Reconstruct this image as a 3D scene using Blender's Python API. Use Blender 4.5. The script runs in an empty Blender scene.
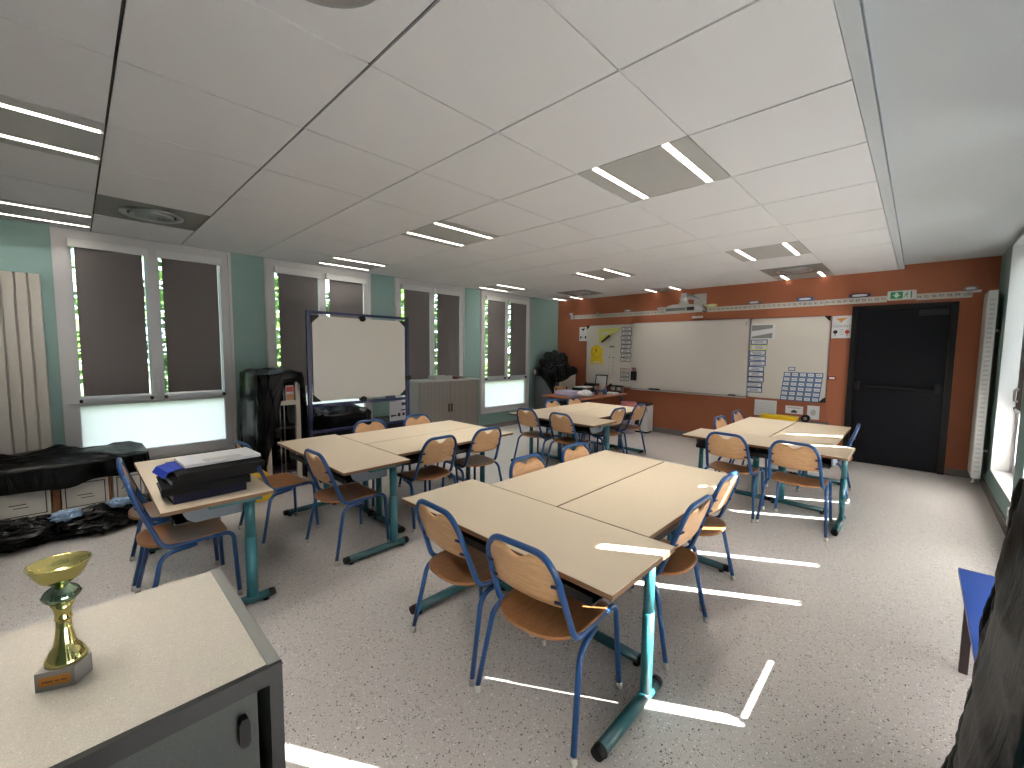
import bpy, bmesh, math, random
from mathutils import Vector, Matrix, noise
random.seed(7)
SC = bpy.context.scene
COL = SC.collection
PI = math.pi
# ------------------------------------------------------------------ camera
cam_d = bpy.data.cameras.new('camera'); cam = bpy.data.objects.new('camera', cam_d); COL.objects.link(cam)
cam_d.sensor_width = 36; cam_d.lens = 14.80; cam_d.clip_start = .02; cam_d.clip_end = 200
_r = Vector((0.71948, 0.69444, 0.0103)); _u = Vector((-0.06183, 0.04927, 0.99687)); _f = Vector((-0.69175, 0.71787, -0.07838))
_m = Matrix.Identity(3); _m.col[0] = _r; _m.col[1] = _u; _m.col[2] = -_f
cam.matrix_world = Matrix.Translation((0, 0, 1.458)) @ _m.to_4x4()
SC.camera = cam
# ------------------------------------------------------------------ light
w = bpy.data.worlds.new('sky'); SC.world = w; w.use_nodes = True
WORLD_STRENGTH = 6.0
SUN_STRENGTH = 75.0
bg = w.node_tree.nodes['Background']; bg.inputs[1].default_value = WORLD_STRENGTH
bg.inputs[0].default_value = (.74, .86, 1.0, 1)
sd = bpy.data.lights.new('sun', 'SUN'); so = bpy.data.objects.new('sun', sd); COL.objects.link(so)
sd.energy = SUN_STRENGTH; sd.angle = .006; sd.color = (1, .96, .9)
_el = math.radians(35.8)
_az = math.atan(.60)
_sv = Vector((math.cos(_az)*math.cos(_el), math.sin(_az)*math.cos(_el), math.sin(_el)))      # towards the sun
so.rotation_euler = (-_sv).to_track_quat('-Z', 'Y').to_euler()
SC.view_settings.view_transform = 'Standard'; SC.view_settings.look = 'None'
SC.view_settings.gamma = 1; SC.view_settings.use_curve_mapping = False
SC.view_settings.exposure = 0.46
SC.cycles.use_denoising = True
SC.cycles.max_bounces = 14; SC.cycles.diffuse_bounces = 7; SC.cycles.transparent_max_bounces = 24
SC.cycles.transmission_bounces = 8
SC.cycles.sample_clamp_indirect = 6
LED = 4.5
LAMP_W = 3.5

# ------------------------------------------------------------------ materials
def lin(c): return tuple(((x/255)/12.92 if x/255 <= .04045 else ((x/255+.055)/1.055)**2.4) for x in c)
def mat(name, rgb, rough=.5, metal=0, spec=.5, bump=0, bscale=200, var=0, vscale=8, emit=0, coat=0):
    m = bpy.data.materials.new(name); m.use_nodes = True
    nt = m.node_tree; b = nt.nodes['Principled BSDF']; c = lin(rgb)
    b.inputs['Base Color'].default_value = (*c, 1); b.inputs['Roughness'].default_value = rough
    b.inputs['Metallic'].default_value = metal; b.inputs['Specular IOR Level'].default_value = spec
    if coat: b.inputs['Coat Weight'].default_value = coat; b.inputs['Coat Roughness'].default_value = .1
    if var or bump:
        tc = nt.nodes.new('ShaderNodeTexCoord')
    if var:
        n = nt.nodes.new('ShaderNodeTexNoise'); n.inputs['Scale'].default_value = vscale; n.inputs['Detail'].default_value = 4
        nt.links.new(tc.outputs['Object'], n.inputs['Vector'])
        mx = nt.nodes.new('ShaderNodeMix'); mx.data_type = 'RGBA'
        mx.inputs['A'].default_value = (*[x*(1-var) for x in c], 1); mx.inputs['B'].default_value = (*[min(1, x*(1+var)) for x in c], 1)
        nt.links.new(n.outputs['Fac'], mx.inputs['Factor']); nt.links.new(mx.outputs['Result'], b.inputs['Base Color'])
    if bump:
        n2 = nt.nodes.new('ShaderNodeTexNoise'); n2.inputs['Scale'].default_value = bscale; n2.inputs['Detail'].default_value = 3
        nt.links.new(tc.outputs['Object'], n2.inputs['Vector'])
        bp = nt.nodes.new('ShaderNodeBump'); bp.inputs['Strength'].default_value = bump; bp.inputs['Distance'].default_value = .004
        nt.links.new(n2.outputs['Fac'], bp.inputs['Height']); nt.links.new(bp.outputs['Normal'], b.inputs['Normal'])
    if emit:
        b.inputs['Emission Color'].default_value = (*c, 1); b.inputs['Emission Strength'].default_value = emit
    return m

def ramp_node(nt, stops, interp='LINEAR'):
    r = nt.nodes.new('ShaderNodeValToRGB'); r.color_ramp.interpolation = interp
    e = r.color_ramp.elements
    while len(e) < len(stops): e.new(.5)
    for i, (p, c) in enumerate(stops): e[i].position = p; e[i].color = (*c, 1)
    return r

def speckle(name, base, dark, light, scale, rough, tone=.06, dthr=.20, lthr=.16, spec=.5):
    m = mat(name, base, rough, spec=spec); nt = m.node_tree; b = nt.nodes['Principled BSDF']
    tc = nt.nodes.new('ShaderNodeTexCoord')
    nz = nt.nodes.new('ShaderNodeTexNoise'); nz.inputs['Scale'].default_value = scale*.9; nz.inputs['Detail'].default_value = 2
    nt.links.new(tc.outputs['Object'], nz.inputs['Vector'])
    add = nt.nodes.new('ShaderNodeVectorMath'); add.operation = 'MULTIPLY_ADD'
    nt.links.new(nz.outputs['Color'], add.inputs[0]); add.inputs[1].default_value = (.02, .02, .02)
    nt.links.new(tc.outputs['Object'], add.inputs[2])
    cur = None
    bb = [nt.nodes.new('ShaderNodeTexNoise'), ]
    bb[0].inputs['Scale'].default_value = scale*2.2; bb[0].inputs['Detail'].default_value = 3
    nt.links.new(tc.outputs['Object'], bb[0].inputs['Vector'])
    lb = lin(base)
    r0 = ramp_node(nt, [(.3, tuple(x*(1-tone*2) for x in lb)), (.7, tuple(min(1, x*(1+tone*2)) for x in lb))])
    nt.links.new(bb[0].outputs['Fac'], r0.inputs['Fac']); cur = r0.outputs['Color']
    for colr, sc, thr, seed in ((dark, scale, dthr, 0), (light, scale*1.25, lthr, 3.7)):
        v = nt.nodes.new('ShaderNodeTexVoronoi'); v.inputs['Scale'].default_value = sc
        off = nt.nodes.new('ShaderNodeVectorMath'); off.operation = 'ADD'; off.inputs[1].default_value = (seed, seed*1.3, 0)
        nt.links.new(add.outputs['Vector'], off.inputs[0]); nt.links.new(off.outputs['Vector'], v.inputs['Vector'])
        sep = nt.nodes.new('ShaderNodeSeparateColor'); nt.links.new(v.outputs['Color'], sep.inputs['Color'])
        mul = nt.nodes.new('ShaderNodeMath'); mul.operation = 'MULTIPLY'; mul.inputs[1].default_value = .62
        nt.links.new(sep.outputs['Red'], mul.inputs[0])
        sub = nt.nodes.new('ShaderNodeMath'); sub.operation = 'SUBTRACT'; nt.links.new(mul.outputs[0], sub.inputs[0])
        sub.inputs[1].default_value = .62-thr*2.0
        lt = nt.nodes.new('ShaderNodeMath'); lt.operation = 'LESS_THAN'
        nt.links.new(v.outputs['Distance'], lt.inputs[0]); nt.links.new(sub.outputs[0], lt.inputs[1])
        mx = nt.nodes.new('ShaderNodeMix'); mx.data_type = 'RGBA'; mx.inputs['B'].default_value = (*lin(colr), 1)
        nt.links.new(lt.outputs[0], mx.inputs['Factor']); nt.links.new(cur, mx.inputs['A']); cur = mx.outputs['Result']
    nt.links.new(cur, b.inputs['Base Color'])
    return m

def wood(name, c1, c2, scale=6, rough=.35, axis=0):
    m = mat(name, c1, rough); nt = m.node_tree; b = nt.nodes['Principled BSDF']
    tc = nt.nodes.new('ShaderNodeTexCoord'); mp = nt.nodes.new('ShaderNodeMapping')
    s = [14, 14, 14]; s[axis] = 1.6; mp.inputs['Scale'].default_value = s
    nt.links.new(tc.outputs['Object'], mp.inputs['Vector'])
    n = nt.nodes.new('ShaderNodeTexNoise'); n.inputs['Scale'].default_value = scale; n.inputs['Detail'].default_value = 5
    n.inputs['Distortion'].default_value = 1.2
    nt.links.new(mp.outputs['Vector'], n.inputs['Vector'])
    r = ramp_node(nt, [(.3, lin(c1)), (.7, lin(c2))]); nt.links.new(n.outputs['Fac'], r.inputs['Fac'])
    nt.links.new(r.outputs['Color'], b.inputs['Base Color'])
    return m

def plastic(name, rgb=(3, 3, 3), rough=.28):
    m = mat(name, rgb, rough, spec=.28); nt = m.node_tree; b = nt.nodes['Principled BSDF']
    tc = nt.nodes.new('ShaderNodeTexCoord'); mp = nt.nodes.new('ShaderNodeMapping'); mp.inputs['Scale'].default_value = (1, 1, .35)
    nt.links.new(tc.outputs['Object'], mp.inputs['Vector'])
    n = nt.nodes.new('ShaderNodeTexNoise'); n.inputs['Scale'].default_value = 7; n.inputs['Detail'].default_value = 3; n.inputs['Distortion'].default_value = 1.2
    nt.links.new(mp.outputs['Vector'], n.inputs['Vector'])
    bp = nt.nodes.new('ShaderNodeBump'); bp.inputs['Strength'].default_value = .4; bp.inputs['Distance'].default_value = .03
    nt.links.new(n.outputs['Fac'], bp.inputs['Height']); nt.links.new(bp.outputs['Normal'], b.inputs['Normal'])
    return m

def glass_mat(name='clear_glass'):
    m = bpy.data.materials.new(name); m.use_nodes = True; nt = m.node_tree; nt.nodes.clear()
    o = nt.nodes.new('ShaderNodeOutputMaterial'); t = nt.nodes.new('ShaderNodeBsdfTransparent'); g = nt.nodes.new('ShaderNodeBsdfGlossy')
    g.inputs['Roughness'].default_value = .02; t.inputs['Color'].default_value = (.93, .96, .95, 1)
    mx = nt.nodes.new('ShaderNodeMixShader'); mx.inputs[0].default_value = .06
    nt.links.new(t.outputs[0], mx.inputs[1]); nt.links.new(g.outputs[0], mx.inputs[2]); nt.links.new(mx.outputs[0], o.inputs[0])
    return m

def frosted_mat(name='frosted_glass', col=(.78, .77, .755), diff=.12):
    m = bpy.data.materials.new(name); m.use_nodes = True; nt = m.node_tree; nt.nodes.clear()
    o = nt.nodes.new('ShaderNodeOutputMaterial'); t = nt.nodes.new('ShaderNodeBsdfTranslucent'); g = nt.nodes.new('ShaderNodeBsdfDiffuse')
    t.inputs['Color'].default_value = (*col, 1); g.inputs['Color'].default_value = (.85, .88, .88, 1)
    mx = nt.nodes.new('ShaderNodeMixShader'); mx.inputs[0].default_value = diff
    nt.links.new(t.outputs[0], mx.inputs[1]); nt.links.new(g.outputs[0], mx.inputs[2]); nt.links.new(mx.outputs[0], o.inputs[0])
    return m

M = dict(
    floor=speckle('speckled_vinyl', (182, 177, 173), (84, 76, 74), (232, 230, 228), 105, .38, tone=.06, dthr=.20, lthr=.18, spec=.35),
    ctop=speckle('speckled_laminate', (176, 170, 158), (132, 124, 112), (218, 212, 200), 330, .45, tone=.05, dthr=.17, lthr=.2),
    cdoor=speckle('speckled_grey', (44, 49, 48), (26, 30, 30), (66, 71, 70), 330, .5, tone=.07, dthr=.17, lthr=.2),
    cedge=mat('dark_grey_edge', (15, 17, 19), .45), cside=mat('grey_side', (118, 119, 115), .5),
    tile=mat('ceiling_tile', (228, 227, 229), .9, bump=.25, bscale=350, var=.02, vscale=120),
    plaster=mat('painted_plaster', (192, 196, 200), .85, var=.02, vscale=2),
    cvoid=mat('ceiling_grid_shadow', (58, 58, 58), .9), cgrid=mat('ceiling_grid_rail', (150, 150, 150), .6),
    orange=mat('orange_paint', (152, 89, 60), .75, bump=.1, bscale=300, var=.02, vscale=3),
    teal=mat('teal_paint', (124, 152, 148), .7, bump=.1, bscale=300, var=.02, vscale=3),
    skirt=mat('grey_skirting', (104, 100, 96), .6),
    frame=mat('white_window_frame', (188, 186, 187), .45),
    white=mat('white_lacquer', (198, 198, 197), .35), offw=mat('off_white', (188, 183, 174), .5),
    blind=mat('blind_fabric', (100, 95, 94), .9, bump=.3, bscale=900),
    alu=mat('aluminium', (190, 192, 195), .3, metal=.9),
    glass=glass_mat(), frost=frosted_mat(),
    table=mat('cream_laminate', (226, 209, 183), .32, var=.015, vscale=30), tedge=mat('brown_table_edge', (120, 88, 60), .5),
    teall=mat('teal_steel', (42, 106, 116), .32, spec=.6), tealdark=mat('teal_steel_foot', (28, 78, 84), .35, spec=.6),
    black=mat('black_plastic', (9, 9, 10), .5, spec=.35), tray=mat('charcoal_tray', (24, 23, 25), .55), traye=mat('grey_tray_end', (120, 130, 142), .5),
    blue=mat('blue_tube', (22, 70, 124), .3, spec=.6, var=.06, vscale=10), navy=mat('navy_tube', (22, 28, 76), .35),
    ply=wood('beech_plywood_back', (196, 150, 104), (218, 174, 128), axis=0), seat=wood('beech_plywood_seat', (142, 96, 58), (168, 118, 76), axis=1),
    cap=mat('grey_rubber_cap', (170, 168, 158), .6),
    bag=plastic('black_plastic_sheet'), bag2=plastic('black_bin_bag', (10, 10, 11), .22),
    door=mat('black_door_paint', (11, 12, 19), .55, spec=.15, var=.04, vscale=3), doorf=mat('black_door_frame', (9, 9, 12), .5, spec=.3),
    board=mat('whiteboard_enamel', (206, 199, 192), .22, spec=.5), boardw=mat('whiteboard_wing', (206, 201, 192), .3),
    paper=mat('paper', (212, 213, 216), .8), ink=mat('ink', (40, 40, 50), .8), bluep=mat('blue_print', (60, 92, 140), .8),
    yellow=mat('yellow_plastic', (226, 196, 30), .45), lime=mat('lime_plastic', (206, 206, 90), .35),
    ybox=mat('yellow_box', (222, 178, 20), .5, var=.06), red=mat('red_print', (176, 50, 40), .6),
    gold=mat('gold_chrome', (238, 228, 150), .12, metal=1), silver=mat('green_silver_chrome', (150, 176, 150), .15, metal=1),
    marble=mat('pale_marble', (150, 147, 142), .3, var=.12, vscale=60), plaque=mat('copper_plaque', (206, 140, 64), .35, metal=.4),
    green=mat('exit_green', (0, 130, 70), .4), grey=mat('mid_grey', (128, 128, 126), .5), lgrey=mat('light_grey', (176, 176, 174), .45),
    tamb=mat('tambour_grey', (152, 146, 140), .5), cabg=mat('cabinet_grey', (150, 150, 146), .5),
    dkcab=mat('dark_cabinet', (62, 62, 68), .55), desk=wood('reddish_brown_laminate', (150, 92, 62), (170, 108, 76), axis=1),
    purple=mat('lilac_paper', (170, 164, 190), .6), pink=mat('pink_plastic', (186, 110, 108), .5), bbin=mat('bench_blue', (18, 62, 142), .35),
    brownp=mat('dark_brown_panel', (58, 44, 48), .5), wpost=mat('pale_wood_post', (196, 186, 172), .6),
    navyf=mat('navy_cardboard', (16, 16, 42), .6, spec=.2), blackf=mat('black_cardboard', (8, 8, 11), .6, spec=.2), rblue=mat('royal_blue_folder', (30, 60, 170), .4),
    led=mat('led_diffuser', (255, 246, 230), .5, emit=LED),
    card=mat('archive_card', (238, 232, 222), .7), cardb=mat('brown_card', (170, 120, 84), .8), lblue=mat('pale_blue_plastic', (150, 178, 210), .35),
    leaf=mat('leaves', (70, 104, 40), .6, var=.5, vscale=6), bark=mat('bark', (80, 66, 50), .9), grass=mat('lawn', (92, 104, 72), .9, var=.3, vscale=4),
)

# ------------------------------------------------------------------ geometry helpers
def box(bm, x0, x1, y0, y1, z0, z1, mi=0, bev=0):
    vs = [bm.verts.new(p) for p in ((x0, y0, z0), (x1, y0, z0), (x1, y1, z0), (x0, y1, z0), (x0, y0, z1), (x1, y0, z1), (x1, y1, z1), (x0, y1, z1))]
    fs = [bm.faces.new([vs[i] for i in q]) for q in ((0, 3, 2, 1), (4, 5, 6, 7), (0, 1, 5, 4), (1, 2, 6, 5), (2, 3, 7, 6), (3, 0, 4, 7))]
    for f in fs: f.material_index = mi
    if bev:
        es = set(e for f in fs for e in f.edges)
        r = bmesh.ops.bevel(bm, geom=list(es), offset=bev, segments=2, affect='EDGES', profile=.7)
        for f in r['faces']: f.material_index = mi
def fillet(pts, rads, n=6):
    pts = [Vector(p) for p in pts]; out = [pts[0]]
    if not hasattr(rads, '__len__'): rads = [rads]*(len(pts)-2)
    for i in range(1, len(pts)-1):
        p, a, b = pts[i], pts[i-1], pts[i+1]; r = rads[i-1]
        d0 = (a-p); d1 = (b-p); r = min(r, d0.length*.49, d1.length*.49)
        s = p+d0.normalized()*r; e = p+d1.normalized()*r
        for k in range(n+1):
            t = k/n; out.append(s*(1-t)**2+p*2*t*(1-t)+e*t*t)
    out.append(pts[-1]); return out
def tube(bm, pts, r, seg=10, mi=0, caps=True, flat=None):
    pts = [Vector(p) for p in pts]; n = len(pts); rs = r if hasattr(r, '__len__') else [r]*n
    t0 = (pts[1]-pts[0]).normalized(); up = Vector((0, 0, 1)) if abs(t0.z) < .9 else Vector((1, 0, 0))
    nrm = (up-t0*up.dot(t0)).normalized(); rings = []
    for i in range(n):
        t = ((pts[min(i+1, n-1)]-pts[max(i-1, 0)])).normalized()
        nrm = (nrm-t*nrm.dot(t)).normalized(); bn = t.cross(nrm)
        a, b = (rs[i], rs[i]) if not flat else (rs[i]*flat[0], rs[i]*flat[1])
        rings.append([bm.verts.new(pts[i]+nrm*math.cos(2*PI*k/seg)*a+bn*math.sin(2*PI*k/seg)*b) for k in range(seg)])
    for i in range(n-1):
        for k in range(seg):
            f = bm.faces.new((rings[i][k], rings[i][(k+1) % seg], rings[i+1][(k+1) % seg], rings[i+1][k])); f.material_index = mi; f.smooth = True
    if caps:
        for q in (rings[0][::-1], rings[-1]):
            f = bm.faces.new(q); f.material_index = mi
def lathe(bm, prof, c=(0, 0, 0), seg=32, mi=0, flute=None, mis=None):
    rings = []
    for j, (r, z) in enumerate(prof):
        ring = []
        for k in range(seg):
            a = 2*PI*k/seg; rr = r
            if flute and flute[0] <= j <= flute[1]: rr = r*(1+flute[2]*math.cos(a*flute[3]))
            ring.append(bm.verts.new((c[0]+rr*math.cos(a), c[1]+rr*math.sin(a), c[2]+z)))
        rings.append(ring)
    for i in range(len(rings)-1):
        for k in range(seg):
            f = bm.faces.new((rings[i][k], rings[i][(k+1) % seg], rings[i+1][(k+1) % seg], rings[i+1][k])); f.smooth = True
            f.material_index = mis[i] if mis else mi
    for q in (rings[0][::-1], rings[-1]):
        f = bm.faces.new(q); f.material_index = mi
def prism(bm, poly, d0, d1, plane='xz', mi=0):
    """polygon in a plane, extruded along the third axis from d0 to d1"""
    def P(a, b, d): return {'xz': (a, d, b), 'yz': (d, a, b), 'xy': (a, b, d)}[plane]
    A = [bm.verts.new(P(a, b, d0)) for a, b in poly]; B = [bm.verts.new(P(a, b, d1)) for a, b in poly]
    n = len(poly)
    fs = [bm.faces.new(A), bm.faces.new(B[::-1])]+[bm.faces.new((A[i], B[i], B[(i+1) % n], A[(i+1) % n])) for i in range(n)]
    for f in fs: f.material_index = mi
    bmesh.ops.recalc_face_normals(bm, faces=fs)
def rrect(x0, x1, z0, z1, r, n=5):
    out = []
    for cx, cz, a0 in ((x1-r, z0+r, -PI/2), (x1-r, z1-r, 0), (x0+r, z1-r, PI/2), (x0+r, z0+r, PI)):
        for k in range(n+1):
            a = a0+PI/2*k/n; out.append((cx+r*math.cos(a), cz+r*math.sin(a)))
    return out
def obj(name, bm, mats, parent=None, smooth=False):
    me = bpy.data.meshes.new(name); bm.to_mesh(me); bm.free()
    for m in (mats if isinstance(mats, (list, tuple)) else [mats]): me.materials.append(M[m] if isinstance(m, str) else m)
    if smooth:
        for p in me.polygons: p.use_smooth = True
    o = bpy.data.objects.new(name, me); COL.objects.link(o)
    if parent: o.parent = parent
    return o
def nb(): return bmesh.new()
def tag(o, label, cat, group=None, kind=None):
    o['label'] = label; o['category'] = cat
    if group: o['group'] = group
    if kind: o['kind'] = kind
    return o
def thing(name, label, cat, loc=(0, 0, 0), rz=0, group=None):
    o = bpy.data.objects.new(name, None); COL.objects.link(o); o.empty_display_size = .1
    o.location = loc; o.rotation_euler = (0, 0, rz); return tag(o, label, cat, group)
def struct(name, bm, m, parent=None, label=None):
    o = obj(name, bm, m, parent)
    if not parent: o['kind'] = 'structure'; o['label'] = label or name.replace('_', ' '); o['category'] = name.split('_')[0]
    return o
def dup(root, loc, rz, label, group=None):
    def cp(o, par):
        c = o.copy(); COL.objects.link(c)
        if par: c.parent = par
        for ch in list(o.children): cp(ch, c)
        return c
    r = cp(root, None); r.location = loc; r.rotation_euler = (0, 0, rz); r['label'] = label
    if group: r['group'] = group
    return r
def text_bm(s, size, align='CENTER', depth=.0006):
    """text in the xz plane facing -y, centred on the origin"""
    c = bpy.data.curves.new('t', 'FONT'); c.body = s; c.size = size; c.align_x = align; c.align_y = 'CENTER'; c.extrude = depth
    o = bpy.data.objects.new('t', c); COL.objects.link(o)
    dg = bpy.context.evaluated_depsgraph_get(); me = bpy.data.meshes.new_from_object(o.evaluated_get(dg))
    bm = bmesh.new(); bm.from_mesh(me)
    bpy.data.objects.remove(o); bpy.data.curves.remove(c); bpy.data.meshes.remove(me)
    bmesh.ops.rotate(bm, verts=bm.verts, cent=(0, 0, 0), matrix=Matrix.Rotation(PI/2, 3, 'X'))
    return bm
def add_bm(dst, src, off=(0, 0, 0), mi=0, rot=None):
    if rot: bmesh.ops.transform(src, matrix=rot, verts=src.verts)
    mp = {}
    for v in src.verts: mp[v] = dst.verts.new(v.co+Vector(off))
    for f in src.faces:
        try: g = dst.faces.new([mp[v] for v in f.verts]); g.material_index = mi
        except ValueError: pass
    src.free()

# ================================================================== THE ROOM
XL, XR, YW, YB, CZ, CZ2 = -5.70, .605, 7.34, -2.6, 2.54, 2.592
WL = [(-1.86, -.50)]*0 + [(-.10, 1.28), (1.62, 2.98), (3.36, 4.71), (5.08, 6.40)]
WR = [(-.02, 1.36), (1.71, 3.09), (3.44, 4.82), (5.17, 6.55)]
bm = nb(); box(bm, XL-.3, XR+.3, YB-.2, YW+.2, -.1, 0); struct('floor', bm, 'floor')
bm = nb(); box(bm, XL-.3, XR+.3, YW, YW+.2, 0, 2.9); struct('wall_front', bm, 'orange', label='orange painted front wall')
bm = nb(); box(bm, XL-.3, XR+.3, YB-.2, YB, 0, 2.9); struct('wall_back', bm, 'plaster')
def side_wall(name, xin, xout, wins, zs, zt, m):
    bm = nb(); x0, x1 = min(xin, xout), max(xin, xout); y = YB
    for a, b in wins:
        box(bm, x0, x1, y, a, 0, 2.9); box(bm, x0, x1, a, b, 0, zs)
        box(bm, x0, x1, a, b, zt, 2.9); y = b
    box(bm, x0, x1, y, YW, 0, 2.9); return struct(name, bm, m)
side_wall('wall_left', XL, XL-.22, WL, .30, 2.535, 'teal')
side_wall('wall_right', XR, XR+.26, WR, .27, 2.56, 'teal')
# skirting
bm = nb(); box(bm, XL, -.70, YW-.012, YW, 0, .09); box(bm, .32, XR, YW-.012, YW, 0, .09); struct('baseboard_front', bm, 'skirt')
bm = nb(); box(bm, XL, XL+.012, YB, YW-.012, 0, .09); struct('baseboard_left', bm, 'skirt')
bm = nb(); box(bm, XR-.012, XR, YB, YW-.012, 0, .09); struct('baseboard_right', bm, 'skirt')

# suspended ceiling: tiles with shadow joints
T = .675; XG = [-.226-T*k for k in range(0, 9)]; YG = [.162+T*k for k in range(-5, 11)]
bm = nb()
def clampx(v): return max(XL, min(-.255, v))
XGs = [-.255]+[x for x in XG[1:] if x > XL]+[XL]; YGs = [YB]+[y for y in YG if YB < y < YW-.01]+[YW]
lights = set(); vents = set()
for xi in (-1.576, -3.601, -5.626):
    for yj in (-.513, 2.187, 4.887, 6.912): lights.add((round(xi, 2), round(yj, 2)))
for xi, yj in ((-4.951, .162), (-4.951, 6.237), (-1.576, 6.237), (-1.576, .162)): vents.add((round(xi, 2), round(yj, 2)))
for i in range(len(XGs)-1):
    for j in range(len(YGs)-1):
        x1, x0 = XGs[i], XGs[i+1]; y0, y1 = YGs[j], YGs[j+1]
        if (round(x0, 2), round(y0, 2)) in lights or (round(x0, 2), round(y0, 2)) in vents: continue
        box(bm, x0+.003, x1-.003, y0+.0055, y1-.0055, CZ, CZ+.015, 0)
box(bm, XL, -.2, YB, YW, CZ+.012, CZ+.03, 1)
box(bm, -.255, -.2, YB, YW, CZ, CZ+.08, 2)                     # white edge trim and its step
box(bm, -.2, XR+.02, YB, YW, CZ2, CZ2+.05, 3)
struct('ceiling', bm, ['tile', 'cvoid', 'plaster', 'plaster'], label='suspended ceiling of square pale tiles with a raised plaster strip by the right wall')

# lights
def strip_label(i, j):
    row = ['nearest the camera', 'second from the camera', 'third from the camera', 'against the orange wall'][j]
    col = ['right', 'middle', 'left'][i]
    return f'recessed twin strip ceiling light, {col} row, {row}'
for i, xi in enumerate((-1.576, -3.601, -5.626)):
    for j, yj in enumerate((-.513, 2.187, 4.887, 6.912)):
        y1 = min(yj+T, YW)
        t = thing('ceiling_light', strip_label(i, j), 'ceiling light', (xi+T/2, (yj+y1)/2, CZ), 0, 'recessed twin strip lights')
        hy = (y1-yj)/2-.004
        xa, xb = -T/2+.004, T/2-.004
        bm = nb()
        for a, b in ((xa, -.235), (-.195, .195), (.235, xb)): box(bm, a, b, -hy, hy, 0, .012)
        obj('panel', bm, 'lgrey', t)
        for s in (-1, 1):
            bm = nb(); box(bm, s*.215-.0165, s*.215+.0165, -hy+.012, hy-.012, -.002, .008); obj('light_strip', bm, 'led', t)
            ld = bpy.data.lights.new('strip_lamp', 'AREA'); ld.shape = 'RECTANGLE'; ld.size = .039; ld.size_y = 2*hy-.03; ld.energy = LAMP_W*(2*hy)/.66*(.3 if j == 3 else 1)*(.35 if i == 2 and s < 0 else 1); ld.spread = math.radians(98); ld.color = (1, .945, .875)
            lo = bpy.data.objects.new('strip_lamp', ld); COL.objects.link(lo); lo.parent = t; lo.location = (s*.215, -.10 if j == 3 else 0, -.004)
            if j == 3: ld.size_y = .2
VL = {(-4.951, .162): 'round air diffuser in the ceiling above the left windows, nearest the camera',
      (-4.951, 6.237): 'round air diffuser in the ceiling near the far left corner',
      (-1.576, 6.237): 'round air diffuser in the ceiling above the right whiteboard wing',
      (-1.576, .162): 'round air diffuser almost overhead at the top edge of the view'}
for (xi, yj), lb in VL.items():
    t = thing('ceiling_vent', lb, 'air vent', (xi+T/2, yj+T/2, CZ), 0, 'round ceiling diffusers')
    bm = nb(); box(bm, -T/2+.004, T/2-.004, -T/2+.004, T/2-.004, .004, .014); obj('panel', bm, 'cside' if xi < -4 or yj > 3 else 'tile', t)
    bm = nb(); lathe(bm, [(.205, .004), (.205, -.006), (.175, -.012), (.160, -.004), (.160, .003)], seg=40); obj('outer_ring', bm, 'alu', t)
    bm = nb()
    for r in (.14, .105, .07): lathe(bm, [(r, .0), (r+.004, -.010), (r-.02, -.02), (r-.024, -.016), (r-.01, -.004)], seg=36)
    lathe(bm, [(.001, -.018), (.03, -.018), (.03, -.006), (.001, -.006)], seg=24)
    obj('diffuser_cone', bm, 'alu', t)
    bm = nb(); lathe(bm, [(.158, -.001), (.158, .003)], seg=36); obj('duct_throat', bm, 'black', t)

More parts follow.
